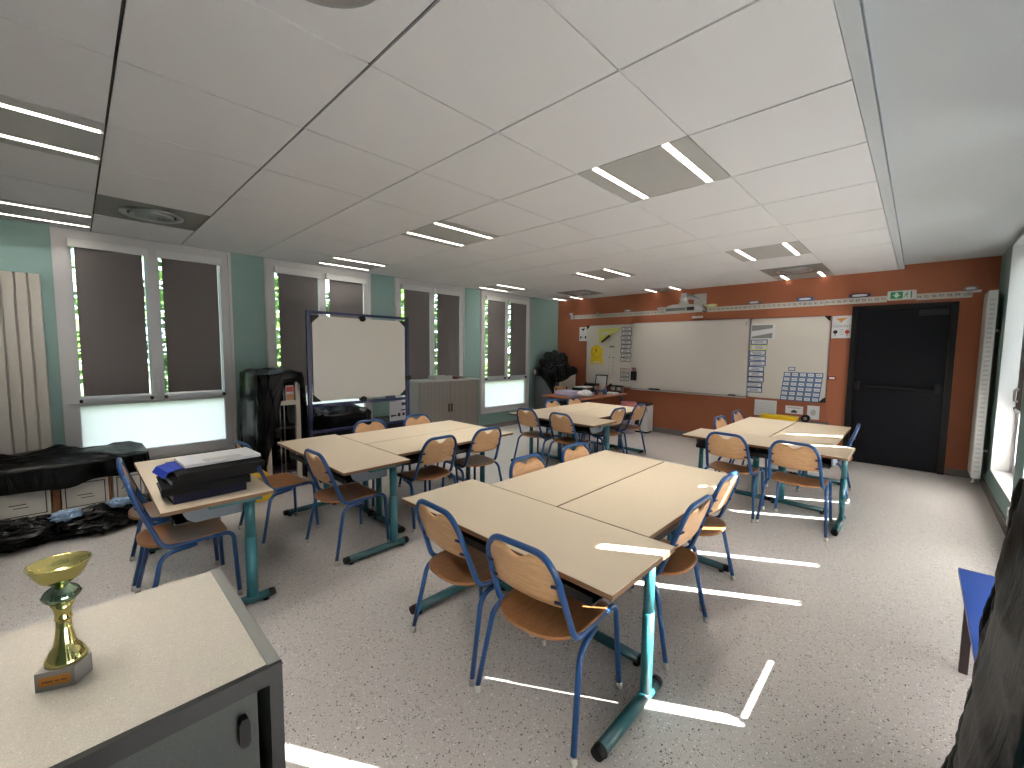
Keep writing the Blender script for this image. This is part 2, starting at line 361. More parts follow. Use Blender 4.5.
# windows -------------------------------------------------------------
def window(n, side, y0, y1, gapbottom=False, where=''):
    """frame in local coords: depth d grows outwards; X(d) gives the world x"""
    L = side == 'left'
    X = (lambda d: XL-d) if L else (lambda d: XR+.15+d)
    def bx(bm, d0, d1, a, b, z0, z1, mi=0):
        xa, xb = sorted((X(d0), X(d1))); box(bm, xa, xb, a, b, z0, z1, mi)
    zs, zt = (.30, 2.535) if L else (.27, 2.56)
    j = .11
    mid = (y0+y1)/2-(.0 if L else .005); mw = .045
    bm = nb()
    f0, f1 = (-.012, .07) if L else (-.01, .06)
    bx(bm, f0, f1, y0, y0+j, zs, zt); bx(bm, f0, f1, y1-j, y1, zs, zt)
    bx(bm, f0, f1, y0+j, y1-j, zt-.09, zt); bx(bm, f0, f1, y0+j, y1-j, zs, zs+.11)
    bx(bm, f0, f1, y0+j, y1-j, .89, .97); bx(bm, f0+.004, f1, mid-mw, mid+mw, .97, zt-.09)
    # inner bead
    for a, b in ((y0+j, mid-mw), (mid+mw, y1-j)):
        bx(bm, f0+.035, f1, a, a+.012, .97, zt-.09); bx(bm, f0+.035, f1, b-.012, b, .97, zt-.09)
    bx(bm, f0-.012, f0, y0+.01, y0+.03, zs+.02, zt-.02); bx(bm, f0-.012, f0, y1-.03, y1-.01, zs+.02, zt-.02)
    bx(bm, f0-.014, f0, y0+.02, y1-.02, .915, .925)
    if L: bx(bm, -.03, 0, y0-.0, y1+.0, zs, zs+.025)
    root = struct('window_%d' % n, bm, 'frame', label='white framed window, %s' % where)
    g = .045 if L else .04
    for a, b in ((y0+j, mid-mw), (mid+mw, y1-j)):
        bm = nb(); bx(bm, g, g+.006, a, b, .97, zt-.09); obj('glass_pane', bm, 'glass', root)
    bm = nb(); bx(bm, g-.02, g-.012, y0+j, y1-j, zs+.11, .89); obj('frosted_pane', bm, 'frost', root)
    if not L:   # white lining of the reveal
        bm = nb(); x0, x1 = XR, XR+.14
        box(bm, x0, x1, y1-.012, y1, zs, zt); box(bm, x0, x1, y0, y0+.012, zs, zt); box(bm, x0, x1, y0, y1, zs, zs+.012); box(bm, x0, x1, y0, y1, zt-.012, zt)
        obj('reveal_lining', bm, 'white', root)
    # blinds
    for k, (a, b) in enumerate(((y0+j, mid-mw), (mid+mw, y1-j))):
        half = ['left', 'right'][k] if L else ['near', 'far'][k]
        t = thing('roller_blind', f'grey-brown blind, {half} half of the {where}', 'roller blind', (X(-.01), (a+b)/2, 2.37), 0, 'roller blinds on the %s windows' % side)
        def lb(bm, d0, d1, ya, yb, z0, z1, mi=0, bev=0):
            xa, xb = sorted((X(d0)-X(-.01), X(d1)-X(-.01))); c = (a+b)/2; box(bm, xa, xb, ya-c, yb-c, z0-2.37, z1-2.37, mi, bev)
        bm = nb(); lb(bm, -.065, -.013, a-.01, b+.015, 2.37, 2.445, bev=.008); obj('cassette', bm, 'white', t)
        gp = .030 if L else .034
        zb = .965 if L else (.962 if gapbottom == k+1 else .92)
        bm = nb(); lb(bm, -.042, -.0405, a+gp, b-gp, zb+.02, 2.372); obj('blind_fabric', bm, 'blind', t)
        bm = nb(); lb(bm, -.048, -.034, a+gp-.01, b-gp+.01, zb, zb+.022, bev=.004); obj('bottom_bar', bm, 'alu', t)
        for s, yy in ((-1, a+.012), (1, b-.012)):
            bm = nb(); tube(bm, [(X(-.04)-X(-.01), yy-(a+b)/2, .94-2.37), (X(-.04)-X(-.01), yy-(a+b)/2, 0)], .0014, 6); obj('guide_wire', bm, 'alu', t)
            bm = nb(); lb(bm, -.052, -.012, yy-.012, yy+.012, .925, .955, bev=.004); obj('wire_foot', bm, 'black', t)
    # handle
    bm = nb()
    if L:
        hy = y1-j-.04 if False else mid+.0
        bx(bm, f0-.008, f0, mid-.012, mid+.012, 1.0, 1.12); bx(bm, f0-.022, f0-.006, mid-.008, mid+.008, 1.03, 1.16)
        obj('window_handle', bm, 'white', root)
    else:
        xx = X(-.05)
        tube(bm, fillet([(xx+.03, y1-.25, 1.02), (xx-.02, y1-.25, 1.02), (xx-.02, y1-.25, 1.14), (xx+.03, y1-.25, 1.14)], .03), .009, 8)
        obj('window_handle', bm, 'white', root)
    return root
names = ['nearest window on the left wall', 'second window on the left wall', 'third window on the left wall', 'farthest window on the left wall']
for i, (a, b) in enumerate(WL): window(i+1, 'left', a, b, where=names[i])
namesr = ['right wall window beside the camera', 'second right wall window', 'third right wall window', 'farthest right wall window']
for i, (a, b) in enumerate(WR): window(i+5, 'right', a, b, gapbottom=2 if i == 1 else False, where=namesr[i])

# door --------------------------------------------------------------------
bm = nb(); x0, x1, zt = -.685, .306, 2.10
box(bm, x0, x0+.06, YW-.035, YW, 0, zt); box(bm, x1-.06, x1, YW-.035, YW, 0, zt); box(bm, x0+.06, x1-.06, YW-.035, YW, zt-.06, zt)
root = struct('door_1', bm, 'doorf', label='black emergency exit door in the orange wall')
bm = nb(); box(bm, x0+.063, x1-.063, YW-.022, YW-.004, .008, zt-.063, bev=.002); obj('door_leaf', bm, 'door', root)
bm = nb(); tube(bm, [(x0+.14, YW-.09, 1.045), (x1-.13, YW-.09, 1.035)], .014, 12)
obj('push_bar', bm, 'black', root)
for xx in (x0+.11, x1-.13):
    bm = nb(); box(bm, xx-.028, xx+.028, YW-.105, YW-.02, .99, 1.10, bev=.02); obj('bar_bracket', bm, 'black', root)
bm = nb(); box(bm, x1-.34, x1-.08, YW-.07, YW-.02, 2.02-.07, 2.02, bev=.006); obj('door_closer', bm, 'black', root)

# ================================================================== CHAIRS
def make_chair():
    t = thing('school_chair', '', 'chair')
    # back frame and seat rails: one bent tube
    pts = [(.183, .13, .388), (.187, -.125, .388), (.168, -.226, .672), (.120, -.242, .742), (-.120, -.242, .742), (-.168, -.226, .672), (-.187, -.125, .388), (-.185, .13, .388)]
    bm = nb(); tube(bm, fillet(pts, [.05, .05, .05, .05, .05, .05]), .0125, 12); obj('back_frame', bm, 'blue', t)
    for s in (-1, 1):
        bm = nb(); tube(bm, fillet([(s*.185, .10, .388), (s*.187, .195, .388), (s*.205, .212, .02)], .055, 8), .0118, 12)
        lg = obj('leg', bm, 'blue', t)
        bm = nb(); lathe(bm, [(.0135, 0), (.0150, .004), (.0142, .032)], (s*.2055, .2125, 0), 14); obj('foot_cap', bm, 'cap', lg)
        bm = nb(); tube(bm, fillet([(s*.190, .02, .372), (s*.214, -.135, .366), (s*.242, -.208, .02)], .06, 8), .0118, 12)
        lg = obj('leg', bm, 'blue', t)
        bm = nb(); lathe(bm, [(.0135, 0), (.0150, .004), (.0142, .032)], (s*.2425, -.2085, 0), 14); obj('foot_cap', bm, 'cap', lg)
    # seat: moulded plywood with rounded rear
    def outline(n=40):
        out = []
        for k in range(n):
            a = 2*PI*k/n; c, s = math.cos(a), math.sin(a)
            e = .42 if s > 0 else .72
            x = .192*math.copysign(abs(c)**e, c)
            y = (.185 if s > 0 else .215)*math.copysign(abs(s)**e, s)
            out.append((x, y))
        return out
    ol = outline(); bm = nb(); layers = []
    for th in (0, -.011):
        c0 = bm.verts.new((0, 0, .404+th-.010)); rings = []
        for s in (.25, .5, .75, .93, 1):
            ring = []
            for x, y in ol:
                X, Y = x*s, y*s
                z = .404-.010*(1-min(1, (abs(X)/.19))**2) - .012*max(0, (Y-.10)/.085)**2 + .010*max(0, (-Y-.1)/.11)
                ring.append(bm.verts.new((X, Y, z+th)))
            rings.append(ring)
        layers.append((c0, rings))
    n = len(ol)
    for li, (c0, rings) in enumerate(layers):
        for k in range(n):
            q = [c0, rings[0][k], rings[0][(k+1) % n]]; bm.faces.new(q if li == 0 else q[::-1]).smooth = True
            for i in range(len(rings)-1):
                q = [rings[i][k], rings[i+1][k], rings[i+1][(k+1) % n], rings[i][(k+1) % n]]; bm.faces.new(q if li == 0 else q[::-1]).smooth = True
    for k in range(n):
        bm.faces.new((layers[0][1][-1][k], layers[1][1][-1][k], layers[1][1][-1][(k+1) % n], layers[0][1][-1][(k+1) % n]))
    obj('seat', bm, 'seat', t)
    # backrest with finger notch
    bm = nb(); nx = 28; nz = 7; grid = [[], []]
    def top(x):
        ax = abs(x); z = .728
        if ax < .060: z -= .032*(.5+.5*math.cos(PI*ax/.060))**.55
        if ax > .105: z -= (ax-.105)*1.05
        return z
    for side in (0, 1):
        for i in range(nx+1):
            x = -.162+.324*i/nx; col = []
            zt_ = top(x); zb_ = .530-.012*(1-(x/.162)**2)
            for k in range(nz+1):
                z = zb_+(zt_-zb_)*k/nz
                y = -.125-(z-.388)*.345+.0-.010*(1-(x/.162)**2)+(.006 if side == 0 else -.004)
                col.append(bm.verts.new((x, y, z)))
            grid[side].append(col)
    for i in range(nx):
        for k in range(nz):
            for side in (0, 1):
                g = grid[side]; q = [g[i][k], g[i+1][k], g[i+1][k+1], g[i][k+1]]
                bm.faces.new(q if side else q[::-1]).smooth = True
    for i in range(nx):
        for k in (0, nz):
            q = [grid[0][i][k], grid[0][i+1][k], grid[1][i+1][k], grid[1][i][k]]; bm.faces.new(q if k == 0 else q[::-1])
    for k in range(nz):
        for i in (0, nx):
            q = [grid[0][i][k], grid[0][i][k+1], grid[1][i][k+1], grid[1][i][k]]; bm.faces.new(q if i == nx else q[::-1])
    bmesh.ops.recalc_face_normals(bm, faces=bm.faces)
    br = obj('backrest', bm, 'ply', t)
    for s in (-1, 1):
        for z in (.555, .625):
            y = -.125-(z-.388)*.362
            bm = nb(); tube(bm, [(s*.144, y-.014, z), (s*.176, y-.006, z)], .0065, 8); obj('bolt', bm, 'navy', br)
    return t
chair0 = make_chair(); _first = [True]
def chair(x, y, rz, label, group):
    if _first[0]:
        _first[0] = False; chair0.location = (x, y, 0); chair0.rotation_euler = (0, 0, rz); chair0['label'] = label; chair0['group'] = group; return chair0
    return dup(chair0, (x, y, 0), rz, label, group)
R_ = math.radians
g1 = 'blue framed chairs at the foreground tables'; g2 = 'blue framed chairs at the middle left tables'
g3 = 'blue framed chairs at the far tables'; g4 = 'blue framed chairs at the tables by the black door'; g5 = 'blue framed chairs by the desk of binders'
chair(-1.553, 1.352, R_(-2), 'wooden chair in front of the foreground tables, left one of the near pair', g1)
chair(-1.045, 1.350, R_(3), 'wooden chair in front of the foreground tables, right one of the near pair', g1)
chair(-.960, 2.075, R_(89), 'chair on the right side of the foreground tables, nearer one', g1)
chair(-.995, 2.645, R_(88), 'chair on the right side of the foreground tables, farther one, sun stripe on its seat', g1)
chair(-1.635, 2.09, R_(-90), 'chair on the left side of the foreground tables, nearer one, only its back showing', g1)
chair(-1.625, 2.63, R_(-91), 'chair on the left side of the foreground tables, farther one, only its back showing', g1)
chair(-2.996, 1.359, R_(2), 'chair in front of the middle left tables, facing the windowed end', g2)
chair(-3.636, 1.084, R_(4), 'chair pulled back from the middle left tables, beside the yellow box', g2)
chair(-3.029, 2.06, R_(90), 'chair on the right side of the middle left tables, nearer one', g2)
chair(-3.05, 2.62, R_(88), 'chair on the right side of the middle left tables, farther one', g2)
chair(-3.715, 2.03, R_(-90), 'chair between the middle left tables and the mobile whiteboard, nearer one', g2)
chair(-3.695, 2.58, R_(-90), 'chair between the middle left tables and the grey cabinet, farther one', g2)
chair(-3.445, 4.075, R_(-2), 'chair in front of the far tables, left one', g3)
chair(-2.92, 4.08, R_(-3), 'chair in front of the far tables, right one', g3)
chair(-2.941, 4.785, R_(89), 'chair on the right side of the far tables, nearer one', g3)
chair(-2.948, 5.366, R_(88), 'chair on the right side of the far tables, next to the air purifier', g3)
chair(-3.59, 4.82, R_(-91), 'chair on the left side of the far tables, nearer one, only its back showing', g3)
chair(-3.57, 5.33, R_(-91), 'chair on the left side of the far tables, farther one, before the teacher desk', g3)
chair(-1.182, 4.215, R_(-2), 'chair in front of the tables by the black door, left one', g4)
chair(-.672, 4.22, R_(-2), 'chair in front of the tables by the black door, right one', g4)
chair(-.641, 5.462, R_(93), 'chair on the right side of the tables by the black door, seen edge-on', g4)
chair(-1.335, 4.99, R_(-91), 'chair on the left side of the tables by the black door, nearer one', g4)
chair(-1.345, 5.65, R_(-91), 'chair on the left side of the tables by the black door, farther one', g4)
chair(-3.02, .40, R_(0), 'chair pushed under the desk of binders, right one', g5)
chair(-3.535, .40, R_(-3), 'chair pushed under the desk of binders, left one, mostly hidden', g5)

# ================================================================== DESKS (user sits on local -y)
def make_desk():
    t = thing('school_desk', '', 'desk'); W2, D2, Z = .645, .25, .655
    bm = nb(); box(bm, -W2, W2, -D2, D2, Z-.022, Z-.003, 1, bev=.003); box(bm, -W2+.0015, W2-.0015, -D2+.0015, D2-.0015, Z-.003, Z, 0)
    obj('tabletop', bm, ['table', 'tedge'], t)
    for s in (-1, 1):
        x = s*(W2-.055)
        bm = nb(); tube(bm, [(x, .14, .05), (x, .14, .40)], .024, 16, flat=(.95, 1.25)); tube(bm, [(x, .14, .40), (x, .14, Z-.022)], .0215, 16, flat=(.95, 1.25))
        lg = obj('leg', bm, 'teall', t)
        bm = nb()
        for k in range(5): tube(bm, [(x-s*.0195, .14, .45+.03*k), (x-s*.0208, .14, .45+.03*k)], .004, 8)
        obj('height_holes', bm, 'black', lg)
        bm = nb(); tube(bm, fillet([(x, -.205, .034), (x, .10, .036), (x, .225, .034)], .02), .0235, 14, flat=(.95, 1.1)); obj('foot_bar', bm, 'tealdark', t)
        for yy in (-.205, .225):
            bm = nb(); sy = -1 if yy < 0 else 1
            tube(bm, [(x, yy-sy*.004, .034), (x, yy+sy*.028, .034)], [.0255, .022], 14, flat=(.95, 1.1)); tube(bm, [(x, yy-sy*.02, .012), (x, yy-sy*.02, 0)], .016, 10); obj('foot_end_cap', bm, 'black', t)
        bm = nb(); prism(bm, [(-.15, .59), (-.135, .56), (-.10, .535), (.12, .535), (.12, .632), (-.15, .632)], s*.535-.006, s*.535+.006, 'yz'); obj('tray_end', bm, 'traye', t)
        bm = nb(); box(bm, x-.03, x+.03, -.05, .2, Z-.045, Z-.0225, bev=.004); obj('bearer', bm, 'teall', t)
    bm = nb(); tube(bm, [(-W2+.06, .16, .60), (W2-.06, .16, .60)], .016, 12); obj('cross_bar', bm, 'teall', t)
    bm = nb(); box(bm, -.528, .528, -.19, .12, .536, .543); box(bm, -.528, .528, .112, .12, .543, .63)
    box(bm, -.004, .004, -.19, .112, .543, .63); box(bm, -.528, .528, -.19, -.184, .543, .572); obj('book_tray', bm, 'tray', t)
    return t
desk0 = make_desk(); _fd = [True]
def desk(x, y, rz, label, group):
    if _fd[0]:
        _fd[0] = False; desk0.location = (x, y, 0); desk0.rotation_euler = (0, 0, R_(rz)); desk0['label'] = label; desk0['group'] = group; return
    dup(desk0, (x, y, 0), R_(rz), label, group)
def cluster(cx, y0, ce, nm, g):
    desk(cx, y0+.25, 0, f'cream desk across the near end of the {nm}', g)
    desk(ce-.254, y0+.505+.645, -90, f'cream desk along the left side of the {nm}', g)
    desk(ce+.254, y0+.507+.645, 90, f'cream desk along the right side of the {nm}', g)
cluster(-1.325, 1.195, -1.305, 'foreground group of tables', 'desks of the foreground group')
cluster(-3.290, 1.175, -3.345, 'middle left group of tables', 'desks of the middle left group')
cluster(-3.145, 3.875, -3.265, 'far group of tables by the teacher desk', 'desks of the far group')
cluster(-.990, 4.12, -.995, 'group of tables by the black door', 'desks of the group by the door')
desk(-3.245, .50, 0, 'cream topped double desk standing alone with a stack of binders', 'desk standing alone')

# ================================================================== DRAPES AND BAGS
def drape(name, cx, cy, hx, hy, zt, hem, m='bag', amp=.025, flare=.02, N=120, MV=34, seed=0, topbump=.03, parent=None, corner=.05, sag=0, shear=None):
    bm = nb(); rings = []
    def per(a):
        c, s = math.cos(a), math.sin(a); e = .28
        return hx*math.copysign(abs(c)**e, c), hy*math.copysign(abs(s)**e, s)
    for j in range(8):
        s = (j+.5)/8*.97; ring = []
        for k in range(N):
            x, y = per(2*PI*k/N); x *= s; y *= s
            z = zt+topbump*noise.fractal(Vector((x*4+seed, y*4, seed)), .9, 2, 4)-(.02 if j == 7 else 0)
            ring.append((x, y, z))
        rings.append(ring)
    for j in range(1, MV+1):
        t = j/MV; ring = []
        for k in range(N):
            a = 2*PI*k/N; x, y = per(a); zb = hem(a, x+cx, y+cy)
            z = zt-.02*min(1, j/2)+(zb-zt)*t
            ph = a*9+3*noise.noise(Vector((math.cos(a)*2.5, math.sin(a)*2.5, seed+z*.7)))
            f = math.sin(ph*1.7)*.6+math.sin(ph*3.9+1)*.3
            d = flare*t+amp*(.25+.75*t)*f+amp*.9*noise.fractal(Vector((math.cos(a)*5, math.sin(a)*5, z*4+seed)), .8, 2.2, 4)
            nrm = Vector((x/hx**2, y/hy**2, 0)); nrm = nrm.normalized() if nrm.length else Vector((1, 0, 0))
            ring.append((x+nrm.x*d, y+nrm.y*d, z+.012*noise.noise(Vector((a*6, seed, 1)))*t))
        rings.append(ring)
    V = []
    for ring in rings:
        rr = []
        for x, y, z in ring:
            px, py = cx+x, cy+y
            if shear: px, py, z = shear(px, py, z)
            rr.append(bm.verts.new((px, py, max(.004, z))))
        V.append(rr)
    c0 = bm.verts.new(Vector([sum(v.co[i] for v in V[0])/N for i in range(3)]))
    for k in range(N): bm.faces.new((c0, V[0][k], V[0][(k+1) % N])).smooth = True
    for i in range(len(V)-1):
        for k in range(N): bm.faces.new((V[i][k], V[i+1][k], V[i+1][(k+1) % N], V[i][(k+1) % N])).smooth = True
    bmesh.ops.solidify(bm, geom=bm.faces[:], thickness=.0015)
    return obj(name, bm, m, parent)
def blob(name, c, s, m='bag2', seed=0, sub=5, k=.35, fr=2.2, parent=None, zmin=None):
    bm = nb(); bmesh.ops.create_icosphere(bm, subdivisions=sub, radius=1)
    for v in bm.verts:
        n = v.co.normalized()
        d = 1+k*noise.fractal(n*fr+Vector((seed, 0, 0)), .75, 2.1, 5)+.10*abs(noise.noise(n*7+Vector((0, seed, 0))))
        co = Vector((n.x*s[0], n.y*s[1], n.z*s[2]))*d+Vector(c)
        if zmin is not None and co.z < zmin: co.z = zmin
        v.co = co
    for f in bm.faces: f.smooth = True
    return obj(name, bm, m, parent)

# tall draped shelf rack between window 1 and 2
t = thing('shelf_rack', 'open shelf rack with pale wooden posts and metal rods under black plastic', 'shelf', (-5.18, 1.50, 0))
def lbx(t, name, x0, x1, y0, y1, z0, z1, m, bev=0):
    l = t.location; bm = nb(); box(bm, x0-l.x, x1-l.x, y0-l.y, y1-l.y, z0-l.z, z1-l.z, bev=bev); return obj(name, bm, m, t)
for yy in (1.33, 1.625): lbx(t, 'post', -4.83, -4.785, yy, yy+.045, 0, 1.20, 'wpost', .003)
for yy in (1.33, 1.625): lbx(t, 'post', -5.52, -5.475, yy, yy+.045, 0, 1.20, 'wpost', .003)
for zz in (.12, .60, .96, 1.16): lbx(t, 'shelf_board', -5.47, -4.835, 1.34, 1.66, zz, zz+.02, 'brownp')
lbx(t, 'cross_rail', -4.825, -4.79, 1.375, 1.625, .86, .905, 'wpost')
for yy in (1.47, 1.51):
    bm = nb(); tube(bm, [(-4.80+5.18, yy-1.5, .12), (-4.80+5.18, yy-1.5, 1.12)], .006, 8); obj('metal_rod', bm, 'alu', t)
o = thing('picture_card', 'small red and white card standing on the black covered shelf rack', 'card', (-4.82, 1.575, .905))
bm = nb(); box(bm, -.004, .004, -.04, .04, 0, .16, bev=.001); obj('card_sheet', bm, 'paper', o)
bm = nb(); box(bm, .0042, .0052, -.034, .034, .095, .15); box(bm, .0042, .0052, -.034, .034, .005, .07, 1); obj('card_print', bm, ['red', 'cardb'], o)
def hem_rack(a, x, y):
    # right-hand (+x) face left open, rest reaches almost to the floor
    if x > -4.87 and y < 1.44: return .60-.5*max(0, (1.40-y)/.1)+.02*math.sin(y*40)
    if x > -4.87: return 1.12-.22*max(0, (y-1.60)/.1)+.02*math.sin(y*40)
    return .04
o = drape('plastic_sheet', -5.165, 1.50, .412, .215, 1.225, hem_rack, amp=.022, flare=.03, seed=3, N=160)
tag(o, 'black plastic sheet draped over the tall shelf rack, hanging to the floor', 'plastic sheet')
for k, (dx, dz) in enumerate(((0, .13), (0, .61))):
    o = blob('rubbish_bag', (-5.15, 1.50, .141+dz-.13+.16+.005), (.22, .12, .15), seed=20+k, sub=4, k=.2, zmin=.145+dz-.13)
    tag(o, ['full black bag on the bottom shelf of the draped rack', 'full black bag on the middle shelf of the draped rack'][k], 'bag', 'bags in the draped rack')
# yellow box on the floor
t = thing('storage_box', 'yellow box on the floor in front of the draped rack', 'box', (-4.62, 1.14, 0))
bm = nb(); box(bm, -.19, .19, -.12, .12, 0, .20, bev=.004); obj('box_body', bm, 'ybox', t)
bm = nb(); box(bm, -.195, .195, -.125, .125, .205, .235, bev=.004); obj('lid', bm, 'ybox', t)

# low shelf with archive boxes at the left
t = thing('low_shelf', 'low white shelf along the left wall holding archive boxes', 'shelf', (-5.2, -.5, 0))
for z0 in (.09, .405): lbx(t, 'shelf_board', -5.60, -4.88, -1.55, .40, z0, z0+.022, 'white', .002)
for yy in (-1.54, -.6, .38): lbx(t, 'side_panel', -5.60, -4.90, yy, yy+.018, 0, .405, 'white')
where = ['archive box at the left edge of the view on the low shelf', 'archive box in the middle of the low shelf, framed label', 'archive box at the right end of the low shelf', 'archive box at the hidden left end of the low shelf']
for i, (y0, y1) in enumerate(((-.52, -.19), (-.13, .145), (.175, .372), (-1.0, -.66))):
    b = thing('archive_box', 'white '+where[i], 'box', (-5.05, (y0+y1)/2, .1125), 0, 'archive boxes on the low shelf')
    hy = (y1-y0)/2
    bm = nb(); box(bm, -.25, .16, -hy, hy, 0, .27, bev=.004); obj('box_body', bm, 'card', b)
    bm = nb()
    for a in ((-hy+.02, hy-.02, .225, .231), (-hy+.02, hy-.02, .035, .041)): box(bm, .1605, .1615, a[0], a[1], a[2], a[3])
    for yy in (-hy+.02, hy-.026): box(bm, .1605, .1615, yy, yy+.006, .041, .225)
    box(bm, .1605, .1615, -.05, .04, .125, .131); box(bm, .1605, .1615, -.03, .05, .10, .105); obj('label_outline', bm, 'tray', b)
for i, (y0, y1) in enumerate(((-.182, -.138), (.150, .170))):
    bm = nb(); box(bm, -5.25, -4.93, y0, y1, .1125, .36); o = obj('card_folder', bm, 'cardb')
    tag(o, ['brown card folder wedged between the left and middle archive boxes', 'brown card folder wedged between the middle and right archive boxes'][i], 'folder', 'brown folders between archive boxes')
def hem_low(a, x, y):
    if x > -5.0: return .372+.025*math.sin(y*5)+.012*math.sin(y*19)
    return .25
o = drape('plastic_sheet', -5.24, -.56, .395, .985, .535, hem_low, amp=.018, flare=.02, seed=8, N=260, MV=16, topbump=.06)
tag(o, 'black plastic sheet lying over the low shelf below the radiator', 'plastic sheet')
for i, (c, s) in enumerate((((-4.66, -.42, .085), (.19, .30, .10)), ((-4.66, .02, .08), (.18, .24, .09)), ((-4.70, .34, .09), (.17, .17, .10)), ((-4.72, -.95, .09), (.18, .3, .11)))):
    o = blob('rubbish_bag', c, s, seed=i*5, sub=5, zmin=.003)
    tag(o, ['crumpled black bag on the floor before the left archive box', 'crumpled black bag on the floor before the middle archive box', 'crumpled black bag on the floor at the right end of the low shelf', 'crumpled black bag on the floor at the far left, outside the view'][i], 'bag', 'crumpled bags along the low shelf')
for i, (c, s) in enumerate((((-4.57, -.10, .185), (.045, .07, .035)), ((-4.60, .20, .20), (.045, .065, .032)))):
    o = blob('plastic_packet', c, s, m='lblue', seed=40+i, sub=4, k=.6, fr=3.5)
    tag(o, ['pale blue packet on the crumpled black bags, left one', 'pale blue packet on the crumpled black bags, right one'][i], 'packet', 'pale blue packets')

# mound behind the mobile board
o = drape('plastic_sheet', -5.30, 2.28, .27, .36, .70, lambda a, x, y: .02, amp=.03, flare=.03, seed=12, topbump=.10)
tag(o, 'black plastic covered heap below the mobile whiteboard', 'plastic sheet')
t = thing('equipment_box', 'black equipment box with a printed white sheet behind the mobile whiteboard', 'box', (-5.22, 3.03, 0))
lbx(t, 'box_body', -5.4, -5.06, 2.86, 3.22, 0, .52, 'black', .01)
lbx(t, 'printed_sheet', -5.056, -5.052, 2.89, 3.18, .47, .76, 'paper')
bm = nb()
for a in ((-.10, -.04, -.0+.56, .58), (-.02, .02, .555, .60), (.05, .09, .56, .60), (.04, .11, .70, .74), (-.12, -.10, .55, .585), (.03, .10, .63, .645)): box(bm, .1685, .1695, a[0], a[1], a[2], a[3])
obj('sheet_marks', bm, 'ink', t)

# ================================================================== RADIATORS
t = thing('radiator', 'tall white ribbed radiator on the left wall beside the nearest window', 'radiator', (XL+.056, -.55, .40))
bm = nb()
for k in range(10):
    y1 = .37-k*.078; prism(bm, [(y1-.072, -.02), (y1-.070, .013), (y1-.066, .02), (y1-.006, .02), (y1-.002, .013), (y1, -.02)], 0, 1.69, 'xy')
for f in bm.faces:
    pass
bmesh.ops.transform(bm, matrix=Matrix(((0, 1, 0, 0), (1, 0, 0, 0), (0, 0, 1, 0), (0, 0, 0, 1))), verts=bm.verts); bmesh.ops.recalc_face_normals(bm, faces=bm.faces)
obj('ribbed_panel', bm, 'offw', t)
bm = nb(); box(bm, -.05, -.018, -.42, .365, .01, 1.68); obj('back_panel', bm, 'offw', t)

t = thing('radiator', 'tall narrow white radiator with slotted side in the corner right of the door', 'radiator', (.52, 6.96, .12))
bm = nb(); box(bm, -.03, .04, -.20, .20, 0, 2.03, bev=.006)
for k in range(38): box(bm, -.018, .022, -.2015, -.200, .07+k*.050, .07+k*.050+.022, 1)
obj('radiator_body', bm, ['white', 'lgrey'], t)
bm = nb(); box(bm, -.035, -.031, -.185, .19, .03, 2.0, bev=.001); obj('front_panel', bm, 'offw', t)
bm = nb()
for zz in (.3, 1.6): tube(bm, [(.04, -.1, zz), (.0835, -.1, zz)], .012, 8)
obj('wall_bracket', bm, 'white', t)
bm = nb(); tube(bm, fillet([(.0, -.1, .0), (.0, -.1, -.06), (.06, -.1, -.06)], .02), .010, 8); tube(bm, [(-.02, -.1, -.06), (.03, -.1, -.06)], .014, 10); obj('valve', bm, 'alu', t)

# ================================================================== MOBILE WHITEBOARD
t = thing('mobile_whiteboard', 'whiteboard in a navy tubular frame standing between the windows and tables', 'whiteboard', (-4.88, 2.43, 0))
bm = nb()
pts = [(0, -.625, .10), (0, -.625, 1.872), (0, .625, 1.872), (0, .625, .10)]
for s in (-1, 1): box(bm, -.02, .02, s*.625-.02, s*.625+.02, .06, 1.885, bev=.003)
box(bm, -.015, .015, -.605, .605, 1.85, 1.882, bev=.003); box(bm, -.015, .015, -.605, .605, .80, .835, bev=.003); box(bm, -.015, .015, -.605, .605, .50, .53, bev=.003)
obj('frame', bm, 'navy', t)
for s in (-1, 1):
    bm = nb(); box(bm, -.30, .30, s*.625-.02, s*.625+.02, .055, .095, bev=.004); f = obj('foot', bm, 'navy', t)
    for q in (-.26, .26):
        bm = nb(); tube(bm, [(q, s*.625-.014, .0285), (q, s*.625+.014, .0285)], .028, 14); obj('caster', bm, 'black', f)
bm = nb(); prism(bm, rrect(-.585, .585, .865, 1.825, .05), -.012, .012, 'yz'); obj('writing_board', bm, 'boardw', t)
for y, z in ((-.555, 1.80), (.555, 1.80), (-.555, .89), (.555, .89)):
    sy, sz = (1 if y > 0 else -1), (1 if z > 1.3 else -1)
    bm = nb(); prism(bm, [(y+sy*.035, z+sz*.03), (y-sy*.05, z+sz*.03), (y-sy*.03, z+sz*.005), (y+sy*.0, z-sz*.02), (y+sy*.035, z-sz*.055)], -.016, .016, 'yz'); obj('corner_piece', bm, 'black', t)
for y, z in ((0, 1.825), (0, .852), (.625, 1.09)):
    bm = nb(); tube(bm, [(-.03, y, z), (.04, y, z)], .035, 20); obj('knob', bm, 'black', t)
bm = nb(); box(bm, .0, .05, .30, .42, .835, .87, bev=.008); obj('pen_holder', bm, 'navy', t)

